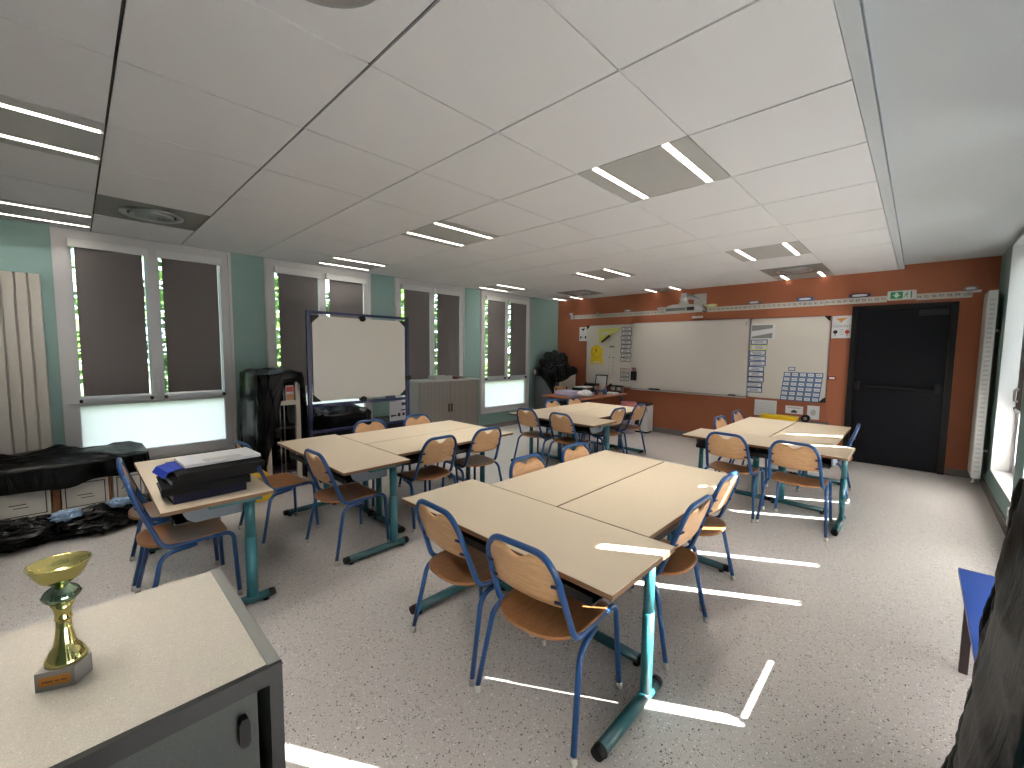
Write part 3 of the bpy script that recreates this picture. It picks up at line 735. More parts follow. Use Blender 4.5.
# ================================================================== GREY CABINET with shutter doors
t = thing('tambour_cabinet', 'low grey cabinet with two ribbed shutter doors in front of the third window', 'cabinet', (-5.45, 4.08, 0))
bm = nb(); y0, y1 = -.585, .585; box(bm, -.2, .18, y0, y0+.02, .03, .975); box(bm, -.2, .18, y1-.02, y1, .03, .975); box(bm, -.2, .18, y0+.02, y1-.02, .03, .06); box(bm, -.2, -.18, y0+.02, y1-.02, .06, .975); box(bm, -.19, .17, y0+.01, y1-.01, 0, .03)
obj('carcass', bm, 'cabg', t)
bm = nb(); box(bm, -.205, .205, y0-.003, y1+.003, .975, 1.0, bev=.003); obj('cabinet_top', bm, 'lgrey', t)
for s in (-1, 1):
    bm = nb(); a, b = (y0+.03, -.006) if s < 0 else (.006, y1-.03); n = 22
    for k in range(n):
        ya = a+(b-a)*k/n; yb = a+(b-a)*(k+1)/n; prism(bm, [(ya, .155), (ya+.004, .172), (yb-.004, .172), (yb, .155)], .062, .972, 'xy')
    bmesh.ops.transform(bm, matrix=Matrix(((0, 1, 0, 0), (1, 0, 0, 0), (0, 0, 1, 0), (0, 0, 0, 1))), verts=bm.verts); bmesh.ops.recalc_face_normals(bm, faces=bm.faces)
    d = obj('shutter_door', bm, 'tamb', t)
    bm = nb(); box(bm, .172, .178, s*.028-.014, s*.028+.014, .49, .62, bev=.002); obj('recessed_handle', bm, 'black', d)
t = thing('plastic_tray', 'shallow clear plastic tray on the grey shutter cabinet', 'tray', (-5.40, 3.98, 1.0))
bm = nb(); box(bm, -.1, .1, -.16, .16, 0, .006); box(bm, -.1, .1, -.16, -.155, .006, .06); box(bm, -.1, .1, .155, .16, .006, .06); box(bm, -.1, -.095, -.155, .155, .006, .06); box(bm, .095, .1, -.155, .155, .006, .06)
obj('tray_body', bm, 'lgrey', t)
t = thing('glue_gun', 'dark red hand tool with a pointed nozzle lying on the grey shutter cabinet', 'tool', (-5.38, 4.27, 1.0))
bm = nb(); box(bm, -.03, .03, -.07, .05, 0, .045, bev=.01); box(bm, .0, .09, -.06, -.02, 0, .03, bev=.008); obj('tool_body', bm, mat('dark_red', (92, 44, 44), .4), t)
bm = nb(); tube(bm, [(0, .045, .025), (0, .10, .022), (0, .25, .016)], [.018, .012, .003], 12); obj('nozzle', bm, 'black', t)

# ================================================================== FRONT WALL
def wallthing(name, label, cat, x, z, y=YW, group=None): return thing(name, label, cat, (x, y, z), 0, group)
def board(name, label, x0, x1, z0, z1, y0, y1, m, corner=None):
    t = wallthing(name, label, 'whiteboard', (x0+x1)/2, z0); hx = (x1-x0)/2; h = z1-z0
    bm = nb(); prism(bm, rrect(-hx, hx, 0, h, .03), y0, y1, 'xz'); obj('frame', bm, 'alu', t)
    bm = nb(); prism(bm, rrect(-hx+.012, hx-.012, .012, h-.012, .022), y0-.002, y0, 'xz'); obj('writing_surface', bm, m, t)
    for c in corner or ():
        sx = 1 if c[0] == 'r' else -1; zc = h if c[1] == 't' else 0; sz = -1 if c[1] == 't' else 1
        bm = nb(); prism(bm, [(sx*hx, zc), (sx*(hx-.075), zc), (sx*(hx-.05), zc+sz*.03), (sx*(hx-.03), zc+sz*.055), (sx*hx, zc+sz*.075)], y0-.008, y0-.0025, 'xz'); obj('corner_piece', bm, 'black', t)
    return t
board('wall_whiteboard', 'left wing whiteboard on the orange wall, with yellow clock and set square', -4.925, -3.905, .775, 1.985, -.03, -.005, 'boardw', ('lt', 'lb'))
board('wall_whiteboard', 'wide centre whiteboard on the orange wall below the projector', -3.90, -1.912, .785, 1.995, -.06, -.005, 'board')
board('wall_whiteboard', 'right wing whiteboard on the orange wall, with a block of blue edged labels', -1.906, -.912, .778, 1.990, -.03, -.005, 'boardw', ('rt', 'rb'))
t = wallthing('pen_tray', 'grey pen tray along the bottom of the centre whiteboard', 'pen tray', -2.90, .76)
bm = nb(); box(bm, -.98, .98, -.11, -.005, 0, .012); box(bm, -.98, .98, -.11, -.105, .012, .022); obj('ledge', bm, 'lgrey', t)
t = wallthing('board_eraser', 'black eraser block on the pen tray, left part', 'eraser', -3.42, .772)
bm = nb(); box(bm, -.10, .10, -.095, -.045, 0, .035, bev=.006); obj('eraser_body', bm, 'black', t)
t = wallthing('board_eraser', 'small dark eraser on the right end of the pen tray', 'eraser', -2.12, .772)
bm = nb(); box(bm, -.05, .05, -.095, -.045, 0, .03, bev=.006); obj('eraser_body', bm, 'black', t)
F1 = YW-.032; FM = YW-.062
# set square
t = thing('set_square', 'big yellow set square stuck to the left wing whiteboard', 'set square', (-4.63, F1, 1.66))
bm = nb(); o_ = [(0, -.03), (0, .245), (.49, .255)]; i_ = [(.052, .075), (.052, .192), (.30, .205)]
for a in range(3):
    b = (a+1) % 3; prism(bm, [o_[a], o_[b], i_[b], i_[a]], -.006, 0, 'xz')
obj('plate', bm, 'lime', t)
t = thing('board_marker', 'black marker clipped diagonally on the yellow set square', 'marker', (-4.485, F1-.022, 1.70))
bm = nb(); tube(bm, [(-.075, 0, -.05), (.075, 0, .06)], .016, 12); obj('marker_body', bm, 'black', t)
bm = nb(); tube(bm, [(.06, 0, .049), (.10, 0, .078)], .018, 12); obj('cap', bm, 'ink', t)
# clock
t = thing('teaching_clock', 'yellow teaching clock on the left wing whiteboard', 'clock', (-4.675, F1, 1.45))
bm = nb(); tube(bm, [(0, 0, 0), (0, -.012, 0)], .142, 40); box(bm, -.14, .14, -.010, 0, -.24, -.10); obj('clock_face', bm, 'yellow', t)
bm = nb()
for k in range(12):
    a = k*PI/6; d = text_bm(str(k or 12), .036); add_bm(bm, d, (.115*math.sin(a), -.0128, .115*math.cos(a)))
obj('numerals', bm, 'ink', t)
for a, L_, m in ((-.42, .085, 'red'), (-.08, .07, 'ink')):
    bm = nb(); tube(bm, [(0, -.016, 0), (L_*math.sin(a), -.016, L_*math.cos(a))], .005, 6); obj('hand', bm, m, t)
bm = nb(); box(bm, -.075, .08, -.0125, -.0105, -.215, -.19); obj('label_strip', bm, 'paper', t)
# printed sheet with dots
t = thing('paper_sheet', 'white sheet of dots and small figures on the left wing whiteboard', 'paper', (-4.34, F1, 1.28))
bm = nb(); box(bm, -.10, .10, -.002, 0, -.34, .34); obj('sheet', bm, 'boardw', t)
bm = nb()
box(bm, -.05, .06, -.0028, -.0021, .265, .295, 0)
for x, z in ((-.045, .07), (.045, .07)): tube(bm, [(x, -.0021, z), (x, -.0028, z)], .014, 10, 1)
for k in range(7): box(bm, -.07+.01*(k % 2), -.05, -.0028, -.0021, -.02-.045*k, -.012-.045*k, 0); box(bm, .02, .05+.01*(k % 3), -.0028, -.0021, -.02-.045*k, -.012-.045*k, 0)
obj('print', bm, ['grey', 'red'], t)
# magnetic word cards
def wcard(label, x, z, w_, h_, y, group, m=2, lines=2, ang=0, border='bluep', fill='paper'):
    t = thing('word_card', label, 'card', (x, y, z), 0, group); t.rotation_euler = (0, ang, 0)
    bm = nb(); box(bm, -w_/2, w_/2, -.0015, 0, -h_/2, h_/2); obj('border', bm, border, t)
    bm = nb(); bw = min(w_, h_)*.17; box(bm, -w_/2+bw, w_/2-bw, -.0021, -.0015, -h_/2+bw, h_/2-bw); obj('card_face', bm, fill, t)
    bm = nb(); ww = w_-2*bw
    for k in range(lines):
        zc = (k-(lines-1)/2)*h_*.26; l = random.uniform(.5, .85)*ww/2
        box(bm, -l, l*.9, -.0026, -.0021, zc-h_*.04, zc+h_*.04)
    obj('printed_line', bm, 'ink', t)
rows = ['top', 'second', 'third', 'fourth', 'fifth', 'sixth', 'seventh', 'eighth', 'ninth', 'tenth']
for k in range(8):
    wcard(f'grey-blue edged word card, {rows[k]} from top in the left wing column', -4.035+.012*math.sin(k*2.3), 1.895-.083*k-.003*math.sin(k), .21, .080, F1, 'word cards on the left wing', ang=.06*math.sin(k*3), border='skirt')
for k in range(3):
    wcard(f'word card, {["upper", "middle", "lower"][k]} of the three at the foot of the left wing column', -4.045, 1.11-.085*k, .19, .075, F1, 'lower word cards on the left wing', ang=.05*math.sin(k*2+1), border='skirt' if k else 'cardb')
t = thing('paper_sheet', 'grey and white picture sheet at the top of the right wing board', 'paper', (-1.74, F1, 1.79))
bm = nb(); box(bm, -.165, .165, -.002, 0, -.115, .115); obj('sheet', bm, 'paper', t)
bm = nb(); prism(bm, [(-.15, .10), (.13, .10), (.13, .05), (-.15, .01)], -.0026, -.002, 'xz'); prism(bm, [(-.15, -.10), (.13, -.10), (.13, -.02), (-.15, -.075)], -.0026, -.002, 'xz'); obj('print', bm, 'grey', t)
for k in range(10):
    yl = k == 1
    wcard(f'{"yellow" if yl else "blue"} edged word card, {rows[k]} from top in the right wing column', -1.78-.004*k+.008*math.sin(k*2.1), 1.63-.082*k, .225, .080, F1, 'word cards on the right wing', ang=.05*math.sin(k*2.7), border='lime' if yl else ('navy' if k in (6, 8) else 'bluep'))
for r in range(6):
    for c in range(5):
        wcard(f'{rows[r]} row, {["first", "second", "third", "fourth", "fifth"][c]} column blue edged label on the right wing board', -1.385+c*.096-.006*r, 1.155-.070*r, 0.094, .068, F1, 'block of labels on the right wing', lines=1, ang=.02*math.sin(r*5+c*3))
wcard('blue edged label alone above the block on the right wing board', -1.335, 1.235, .085, .06, F1, 'block of labels on the right wing', lines=1)
# pen pot on centre board
t = thing('pen_pot', 'black magnetic pen pot at the lower left of the centre whiteboard', 'pen holder', (-3.83, FM, .93))
bm = nb(); box(bm, -.05, .05, -.045, 0, 0, .17, bev=.006); obj('pot', bm, 'black', t)
for k, m in enumerate(('red', 'ink', 'brownp')):
    bm = nb(); tube(bm, [(-.028+.028*k, -.022, .171), (-.032+.03*k, -.022, .24)], .009, 8); obj('pen', bm, m, t)
t = thing('sensor_box', 'small white box on the orange wall above the centre whiteboard', 'sensor', (-2.73, YW, 2.04))
bm = nb(); box(bm, -.085, .085, -.035, 0, 0, .035, bev=.006); obj('casing', bm, 'white', t)
bm = nb()
for s, z in ((0, .0), (0, -.03)): tube(bm, [(0, 0, z), (0, -.0015, z)], .008, 10)
o = obj('board_buttons', bm, 'ink'); o.location = (-1.965, FM, 1.94); tag(o, 'two small black marks at the top right of the centre whiteboard', 'mark')
# sheets
def duo_sheet(label, x, z, w_, h_, word, c1, c2):
    t = thing('paper_notice', label, 'notice', (x, YW, z), 0)
    bm = nb(); box(bm, -w_/2, w_/2, -.003, 0, -h_/2, h_/2); obj('sheet', bm, 'paper', t)
    bm = nb(); prism(bm, [(-w_*.3, h_*.38), (w_*.3, h_*.42), (w_*.05, h_*.27), (-w_*.05, h_*.18), (-w_*.1, h_*.26)], -.0036, -.003, 'xz'); obj('drawing', bm, c1, t)
    add = text_bm(word, h_*.14); b2 = nb(); add_bm(b2, add, (0, -.0036, h_*.03)); obj('heading', b2, 'grey', t)
    for s, m in ((-1, 'tray'), (1, c2)):
        bm = nb(); tube(bm, [(s*w_*.30, -.003, -h_*.22), (s*w_*.30, -.0036, -h_*.22)], w_*.12, 16); box(bm, s*w_*.3-.004, s*w_*.3+.004, -.0036, -.003, -h_*.42, -h_*.3); obj('round_mark', bm, m, t)
    bm = nb()
    for k in range(3): box(bm, -.02, .025, -.0036, -.003, -h_*(.14+.1*k), -h_*(.12+.1*k))
    obj('small_print', bm, 'grey', t)
duo_sheet('white notice with two round marks between the right wing board and the black door', -.792, 1.832, .215, .305, 'CONCRET', 'plaque', 'red')
duo_sheet('white notice left of the left wing whiteboard, near the far corner', -5.035, 1.82, .19, .285, '', 'ink', 'ink')
t = wallthing('light_switch', 'small dark red plate with white marking left of the black door', 'switch', -.858, 1.124)
bm = nb(); box(bm, -.045, .045, -.008, 0, -.027, .027, bev=.003); obj('plate', bm, mat('dark_red_plate', (110, 30, 34), .5), t)
bm = nb(); box(bm, -.03, .03, -.009, -.008, -.012, .012); obj('marking', bm, 'paper', t)
for lb, x0, x1, z0, z1, k in (('ruled white sheet on the orange wall under the right wing board, left one', -1.805, -1.505, .50, .745, 0), ('small white sheet with a dark arch drawing under the right wing board', -1.39, -1.17, .575, .69, 1), ('narrow white sheet with a grey stamp under the right wing board, right one', -1.12, -.975, .52, .715, 2)):
    t = thing('paper_sheet', lb, 'paper', ((x0+x1)/2, YW, z0), 0, 'sheets under the right wing board'); hx = (x1-x0)/2; h = z1-z0
    bm = nb(); box(bm, -hx, hx, -.002, 0, 0, h); obj('sheet', bm, 'paper', t)
    bm = nb()
    if k == 0:
        for q in range(9): box(bm, -hx+.02, hx-.02, -.0026, -.002, .02+q*.023, .024+q*.023)
        obj('ruled_lines', bm, 'lgrey', t)
    elif k == 1:
        box(bm, -.08, .08, -.0026, -.002, h-.03, h-.025)
        prism(bm, [(.04*math.cos(a*PI/10), .015+.04*math.sin(a*PI/10)) for a in range(11)], -.0026, -.002, 'xz'); obj('drawing', bm, 'ink', t)
    else:
        prism(bm, [(.035*math.cos(a*PI/8), h*.5+.045*math.sin(a*PI/8)) for a in range(16)], -.0026, -.002, 'xz'); obj('stamp', bm, 'lgrey', t)
# number line
t = wallthing('number_line', 'white strip of numbers up to 100 running along the top of the orange wall', 'number line', -2.4, 2.175, YW-.001)
bm = nb()
def seg(x0, x1, z=0): box(bm, x0+2.4, x1+2.4, -.004, -.0005, -.04+z, .038+z)
seg(-5.36, -3.05); seg(-3.04, -2.62, .005); seg(-2.615, -1.0, .0); seg(-.995, -.345, .004); seg(-.075, .405, .006)
nums = [(n, -3.358+(n-50)*.066) for n in range(20, 58)]+[(n, -1.228+(n-80)*.0653) for n in range(59, 94)]+[(n, -.048+(n-94)*.0666) for n in range(94, 100)]+[(100, .365)]
for n, x in nums:
    add_bm(bm, text_bm(str(n), .046 if n >= 58 else .04, depth=.0003), (x+2.4, -.0046, .004 if n > 82 else 0), mi=1)
    box(bm, x+2.4+.032, x+2.4+.0332, -.0046, -.004, -.034, .032, 2)
obj('printed_strip', bm, ['offw', mat('number_ink', (70, 70, 84), .8), 'lgrey'], t)
bm = nb(); box(bm, -5.36+2.4, -5.30+2.4, -.005, -.0042, -.04, .095); box(bm, .405+2.4, .475+2.4, -.006, 0, .02, .05); obj('end_card', bm, 'paper', t)
tags = [(20, -5.335, .075, .05, 'white'), (30, -4.68, .06, .03, 'grey'), (40, -4.02, .15, .045, 'grey'), (50, -3.36, .16, .045, 'lgrey'), (60, -2.51, .17, .045, 'lime'), (70, -1.88, .19, .05, 'skirt'), (80, -1.228, .215, .052, 'bluep'), (90, -.62, .235, .052, 'navy'), (100, .385, .12, .05, 'grey')]
for n, x, w_, h_, m in tags:
    b = thing('bead_bundle', f'oval {dict(white="white", grey="grey", lgrey="pale grey", lime="pale green", skirt="dark grey", bluep="blue", navy="violet blue")[m]} bundle standing on the number line above {n}', 'counting aid', (x, YW-.006, 2.2145+.002+h_/2), 0, 'oval bundles above the tens')
    bm = nb(); prism(bm, [(w_/2*math.copysign(abs(math.cos(a))**.6, math.cos(a)), h_/2*math.copysign(abs(math.sin(a))**.8, math.sin(a))) for a in [2*PI*k/28 for k in range(28)]], -.03, 0, 'xz'); obj('bundle_rim', bm, m, b)
    bm = nb(); prism(bm, [(w_*.34*math.copysign(abs(math.cos(a))**.6, math.cos(a)), h_*.28*math.sin(a)) for a in [2*PI*k/28 for k in range(28)]], -.034, -.03, 'xz'); obj('bundle_centre', bm, 'paper' if m != 'lgrey' else 'lgrey', b)
# exit sign
t = wallthing('exit_sign', 'green and white emergency exit sign above the black door', 'exit sign', -.207, 2.21)
bm = nb(); prism(bm, rrect(-.135, .135, -.055, .06, .018), -.045, 0, 'xz'); obj('housing', bm, 'white', t)
bm = nb(); box(bm, -.105, .012, -.0465, -.045, -.038, .045); box(bm, .082, .095, -.0465, -.045, -.038, .045); obj('green_field', bm, 'green', t)
bm = nb(); box(bm, .012, .082, -.0465, -.045, -.038, .045, 0)
prism(bm, [(-.060, .036), (-.034, .036), (-.034, .008), (-.008, .008), (-.047, -.032), (-.086, .008), (-.060, .008)], -.0475, -.0466, 'xz', 0); obj('white_arrow', bm, 'paper', t)
bm = nb(); tube(bm, [(.052, -.0466, .031), (.052, -.0478, .031)], .007, 12)
for a, b in (((.048, .022), (.042, -.004)), ((.042, -.004), (.058, -.016)), ((.058, -.016), (.054, -.034)), ((.042, -.004), (.030, -.018)), ((.030, -.018), (.018, -.020)), ((.047, .018), (.030, .010)), ((.030, .010), (.026, -.002)), ((.048, .018), (.062, .006)), ((.062, .006), (.072, .012))):
    tube(bm, [(a[0], -.0475, a[1]), (b[0], -.0475, b[1])], .0036, 6)
obj('running_figure', bm, 'green', t)
# projector on wall arm
t = wallthing('projector', 'white short throw projector on an arm above the centre whiteboard', 'projector', -2.70, 2.115)
bm = nb(); box(bm, -.10, .10, -.018, 0, .11, .33, bev=.003); obj('wall_plate', bm, 'white', t)
bm = nb(); box(bm, -.13, -.05, -.50, -.018, .235, .295, bev=.008); obj('arm', bm, 'white', t)
bm = nb(); lathe(bm, [(.095, .10), (.075, .13), (.060, .17), (.065, .20), (.065, .235)], (-.09, -.46, 0), 20); obj('mount_neck', bm, 'white', t)
bm = nb(); prism(bm, [(-.33, -.005), (.16, -.005), (.17, .03), (.16, .075), (.10, .10), (-.18, .108), (-.26, .092), (-.33, .055)], -.66, -.34, 'xz'); bmesh.ops.bevel(bm, geom=bm.edges[:], offset=.01, segments=2, affect='EDGES'); obj('projector_body', bm, 'white', t)
bm = nb(); box(bm, -.30, .02, -.6625, -.6600, .005, .050); obj('vent_grille', bm, 'cside', t)
bm = nb(); box(bm, .04, .155, -.675, -.662, 0, .055, bev=.004); tube(bm, [(.10, -.33, .03), (.10, -.31, .03)], .03, 16); obj('lens_window', bm, 'tray', t)
bm = nb(); tube(bm, fillet([(.12, -.30, .03), (.17, -.2, .0), (.14, -.06, .05), (.05, -.02, .14)], .05), .007, 8); obj('cable', bm, 'black', t)
bm = nb(); tube(bm, fillet([(-.03, -.45, .27), (.06, -.40, .24), (.06, -.2, .22), (0, -.03, .25)], .06), .005, 8); obj('cable', bm, 'cside', t)

# ================================================================== FAR CORNER
t = thing('tall_cabinet', 'tall dark grey cabinet with a pale side in the far left corner', 'cabinet', (-5.33, 6.80, 0))
bm = nb(); box(bm, -.33, .315, -.26, .24, 0, 1.12, bev=.003); obj('cabinet_body', bm, 'dkcab', t)
bm = nb(); box(bm, .316, .334, -.262, .242, 0, 1.12); obj('side_panel', bm, 'offw', t)
def hem_c(a, x, y):
    if x > -5.1: return .99+.10*(y-6.8)/.25
    return .98-.36*math.exp(-((x+5.12)/.17)**2)
o = drape('plastic_sheet', -5.305, 6.80, .345, .285, 1.15, hem_c, amp=.05, flare=.03, seed=17, topbump=.06)
tag(o, 'black plastic sheet drooping over the tall corner cabinet', 'plastic sheet')
o = blob('rubbish_bag', (-5.30, 6.74, 1.20), (.30, .24, .25), seed=33, k=.17, zmin=1.10); tag(o, 'puffy black bag on top of the tall corner cabinet', 'bag')
o = blob('plastic_packet', (-5.62, 6.50, 1.02), (.03, .02, .06), m='offw', seed=3, sub=3, k=.1); tag(o, 'white slip sticking out of the black plastic on the corner cabinet', 'packet')
# teacher desk
t = thing('teacher_desk', 'reddish brown teacher desk in front of the left wing whiteboard', 'desk', (-4.27, 6.34, 0))
bm = nb(); box(bm, -.40, .42, -.74, .72, .675, .70, bev=.004); obj('desktop', bm, 'desk', t)
for s in (-1, 1):
    bm = nb(); y = s*.66; tube(bm, fillet([(-.34, y, 0), (-.34, y, .64), (.34, y, .64), (.34, y, 0)], .03), .017, 10); obj('leg_frame', bm, 'blue', t)
bm = nb(); box(bm, -.30, -.285, -.62, .62, .30, .67); obj('modesty_panel', bm, 'black', t)
TD = .7005
t = thing('wrapped_parcel', 'lilac grey paper parcel on the near end of the teacher desk', 'parcel', (-4.30, 5.90, TD))
bm = nb(); box(bm, -.20, .12, -.16, .16, 0, .085, bev=.025); obj('parcel_body', bm, 'purple', t)
o = blob('shopping_bag', (-3.99, 5.90, TD+.055), (.11, .14, .06), m='white', seed=9, sub=4, k=.25, zmin=TD+.002); tag(o, 'crumpled white plastic bag on the near edge of the teacher desk', 'bag')
t = thing('document_tray', 'black document tray with white paper at the back of the teacher desk', 'tray', (-4.50, 6.62, TD))
bm = nb(); box(bm, -.14, .14, -.18, .18, 0, .02); box(bm, -.14, .14, -.18, .18, .075, .09); box(bm, -.14, -.125, -.18, .18, .02, .075); box(bm, .125, .14, -.18, .18, .02, .075); obj('tray_frame', bm, 'black', t)
bm = nb(); box(bm, -.11, .10, -.15, .13, .0905, .105); obj('paper_stack', bm, 'paper', t)
t = thing('printer', 'small black machine against the left wing board on the teacher desk', 'printer', (-4.52, 6.95, TD))
bm = nb(); box(bm, -.14, .12, -.1, .1, 0, .15, bev=.015); obj('casing', bm, 'black', t)
bm = nb(); box(bm, -.10, .08, -.102, -.1, .05, .10); obj('paper_slot', bm, 'cside', t)
t = thing('framed_page', 'white page in a black frame leaning at the back of the teacher desk', 'picture frame', (-4.37, 6.985, TD))
t.rotation_euler = (R_(-8), 0, 0)
bm = nb()
box(bm, -.13, .13, -.012, 0, 0, .02); box(bm, -.13, .13, -.012, 0, .30, .32); box(bm, -.13, -.112, -.012, 0, .02, .30); box(bm, .112, .13, -.012, 0, .02, .30); obj('frame', bm, 'black', t)
bm = nb(); box(bm, -.112, .112, -.008, -.002, .02, .30); obj('page', bm, 'paper', t)
pots = [(-4.14, 6.22, 'black', 'black pot of pencils nearest the parcel on the teacher desk'), (-4.08, 6.40, 'navy', 'navy pot of coloured pencils on the teacher desk'), (-4.00, 6.54, 'bluep', 'blue grey cup of pens on the teacher desk')]
for i, (x, y, m, lb) in enumerate(pots):
    t = thing('pencil_pot', lb, 'pencil pot', (x, y, TD), 0, 'pencil pots on the teacher desk')
    bm = nb(); lathe(bm, [(.036, 0), (.04, .10), (.036, .10), (.033, .006), (.002, .006)], seg=20); obj('pot', bm, m, t)
    for k in range(6):
        a = k*1.05+i; bm = nb(); tube(bm, [(.015*math.cos(a), .015*math.sin(a), .012), (.034*math.cos(a), .034*math.sin(a), .15+.01*(k % 3))], .0045, 6); obj('pencil', bm, ['red', 'cardb', 'plaque', 'brownp', 'yellow', 'bluep'][(k+i) % 6], t)
t = thing('desk_lamp', 'small black lamp on the far part of the teacher desk', 'lamp', (-4.10, 6.80, TD))
bm = nb(); lathe(bm, [(.06, 0), (.06, .012), (.01, .02)], seg=24); obj('lamp_base', bm, 'black', t)
bm = nb(); tube(bm, fillet([(0, 0, .015), (-.02, 0, .12), (.05, 0, .16)], .03), .008, 8); obj('stem', bm, 'black', t)
bm = nb(); lathe(bm, [(.045, 0), (.02, .05), (.012, .06)], (.06, 0, .12), 20); obj('lamp_shade', bm, 'black', t)
t = thing('desk_organiser', 'dark wire organiser of small items at the far end of the teacher desk', 'organiser', (-4.02, 6.98, TD))
bm = nb(); box(bm, -.12, .12, -.05, .05, 0, .05); box(bm, -.12, .12, .04, .05, .05, .14); box(bm, -.12, -.11, -.05, .04, .05, .12); box(bm, .11, .12, -.05, .04, .05, .12); box(bm, -.004, .004, -.05, .04, .05, .12); obj('rack', bm, 'brownp', t)
bm = nb(); box(bm, -.10, -.02, -.03, .03, .0505, .11); box(bm, .02, .09, -.03, .03, .0505, .10); obj('small_items', bm, 'offw', t)
t = thing('paper_stack', 'low stack of white papers at the right end of the teacher desk', 'paper', (-3.97, 6.72, TD))
bm = nb(); box(bm, -.08, .10, -.10, .08, 0, .03, bev=.003); obj('sheets', bm, 'paper', t)
# teacher chair: wooden back behind desk
t = thing('wooden_chair', 'wooden chair behind the teacher desk beside the corner cabinet', 'chair', (-4.69, 6.40, 0), R_(-92))
bm = nb(); prism(bm, rrect(-.19, .19, -.19, .19, .04), .42, .44, 'xy'); obj('seat', bm, 'seat', t)
bm = nb(); prism(bm, rrect(-.18, .18, .62, .80, .03), -.20, -.185, 'xz'); obj('backrest', bm, 'ply', t)
for sx in (-1, 1):
    bm = nb(); tube(bm, [(sx*.16, -.21, 0), (sx*.16, -.17, .42), (sx*.16, -.175, .78)], .014, 8); obj('leg', bm, 'black', t)
    bm = nb(); tube(bm, [(sx*.17, .17, 0), (sx*.16, .16, .42)], .014, 8); obj('leg', bm, 'black', t)
# bin and purifier
t = thing('plastic_tub', 'pink and violet tub on the floor between the teacher desk and the purifier', 'tub', (-3.695, 6.86, 0))
bm = nb(); lathe(bm, [(.10, 0), (.128, .46), (.131, .46)], seg=28); obj('tub_body', bm, 'purple', t)
bm = nb(); lathe(bm, [(.131, .46), (.137, .465), (.140, .57), (.12, .57)], seg=28); obj('tub_rim', bm, 'pink', t)
t = thing('air_purifier', 'white floor standing purifier with a black top against the orange wall', 'air purifier', (-3.545, 7.17, 0))
bm = nb(); prism(bm, rrect(-.145, .12, -.12, .12, .03), .035, .50, 'xy'); obj('casing', bm, 'white', t)
bm = nb(); prism(bm, rrect(-.14, .115, -.115, .115, .03), .50, .53, 'xy'); obj('top_panel', bm, 'black', t)
bm = nb(); prism(bm, rrect(-.13, .105, -.10, .10, .03), 0, .035, 'xy'); obj('plinth', bm, 'black', t)
bm = nb(); box(bm, -.1455, .1205, -.1225, -.1203, .405, .411); box(bm, -.13, -.04, -.1225, -.1203, .14, .24); obj('grille', bm, 'tray', t)
# yellow ruler etc. behind the right tables
t = thing('low_table', 'low dark table against the orange wall behind the tables by the door', 'table', (-1.25, 6.95, 0))
bm = nb(); box(bm, -.42, .42, -.16, .16, .50, .525, bev=.003); obj('tabletop', bm, 'dkcab', t)
for sx in (-1, 1):
    for sy in (-1, 1):
        bm = nb(); tube(bm, [(sx*.38, sy*.13, 0), (sx*.38, sy*.13, .50)], .014, 8); obj('leg', bm, 'black', t)
t = thing('storage_crate', 'long yellow crate on the low dark table below the pinned sheets', 'crate', (-1.36, 6.93, .5252))
bm = nb(); box(bm, -.24, .20, -.08, .08, 0, .045, bev=.006); obj('crate_body', bm, 'ybox', t)
bm = nb(); box(bm, -.245, .205, -.085, .085, .046, .058, bev=.003); obj('crate_lid', bm, 'yellow', t)
t = thing('tape_roll', 'black roll standing on the low dark table right of the yellow crate', 'roll', (-1.07, 6.93, .575+.0252-.025))
bm = nb(); tube(bm, [(0, -.03, 0), (0, .03, 0)], .05, 28); obj('roll_body', bm, 'black', t)
bm = nb(); tube(bm, [(0, -.032, 0), (0, -.0302, 0)], .022, 20); obj('core', bm, 'grey', t)

# ================================================================== BINDERS on the single desk
def binder(label, x0, x1, y0, y1, z0, th, rz, m, tilt=0):
    random.seed(label)
    cx, cy = (x0+x1)/2, (y0+y1)/2; hx, hy = (x1-x0)/2, (y1-y0)/2
    t = thing('ring_binder', label, 'binder', (cx, cy, z0), R_(rz), 'stack of binders on the single desk')
    bm = nb(); box(bm, -hx, hx, -hy, hy, 0, .004, bev=.001); box(bm, -hx, hx, -hy, hy, th-.004, th, bev=.001); box(bm, hx-.004, hx, -hy, hy, .004, th-.004)
    obj('cover', bm, m, t)
    bm = nb(); box(bm, -hx+.02, hx-.02, -hy+.006, hy-.012, .006, th*.72); obj('pages', bm, 'paper', t)
    return t
Z0 = .6555
binder('navy ring binder at the bottom of the stack on the single desk', -3.0, -2.700, .305, .635, Z0, .045, 3, 'navyf')
binder('black ring binder second from the bottom of the stack', -3.01, -2.695, .275, .665, Z0+.046, .040, -2, 'blackf')
binder('black ring binder third from the bottom of the stack', -3.02, -2.700, .300, .690, Z0+.087, .038, 4, 'blackf')
binder('black ring binder on top of the stack, under the papers', -3.03, -2.69, .33, .73, Z0+.126, .028, 2, 'blackf')
t = thing('document_folder', 'royal blue folder sticking out of the near end of the binder stack', 'folder', (-2.88, .47, Z0+.1545), R_(8))
bm = nb(); prism(bm, [(-.19, -.035), (-.17, -.008), (-.13, .0), (.02, .0), (.02, .005), (-.13, .005), (-.175, -.003), (-.195, -.032)], -.12, .07, 'yz'); obj('cover', bm, 'rblue', t)
t = thing('paper_stack', 'long white papers lying on top of the binder stack', 'paper', (-2.90, .545, Z0+.1605), R_(3))
bm = nb(); box(bm, -.13, .12, -.175, .19, 0, .016, bev=.001); obj('sheets', bm, 'paper', t)
bm = nb(); box(bm, .03, .10, -.08, .10, .0162, .0167); obj('printed_panel', bm, 'lgrey', t)
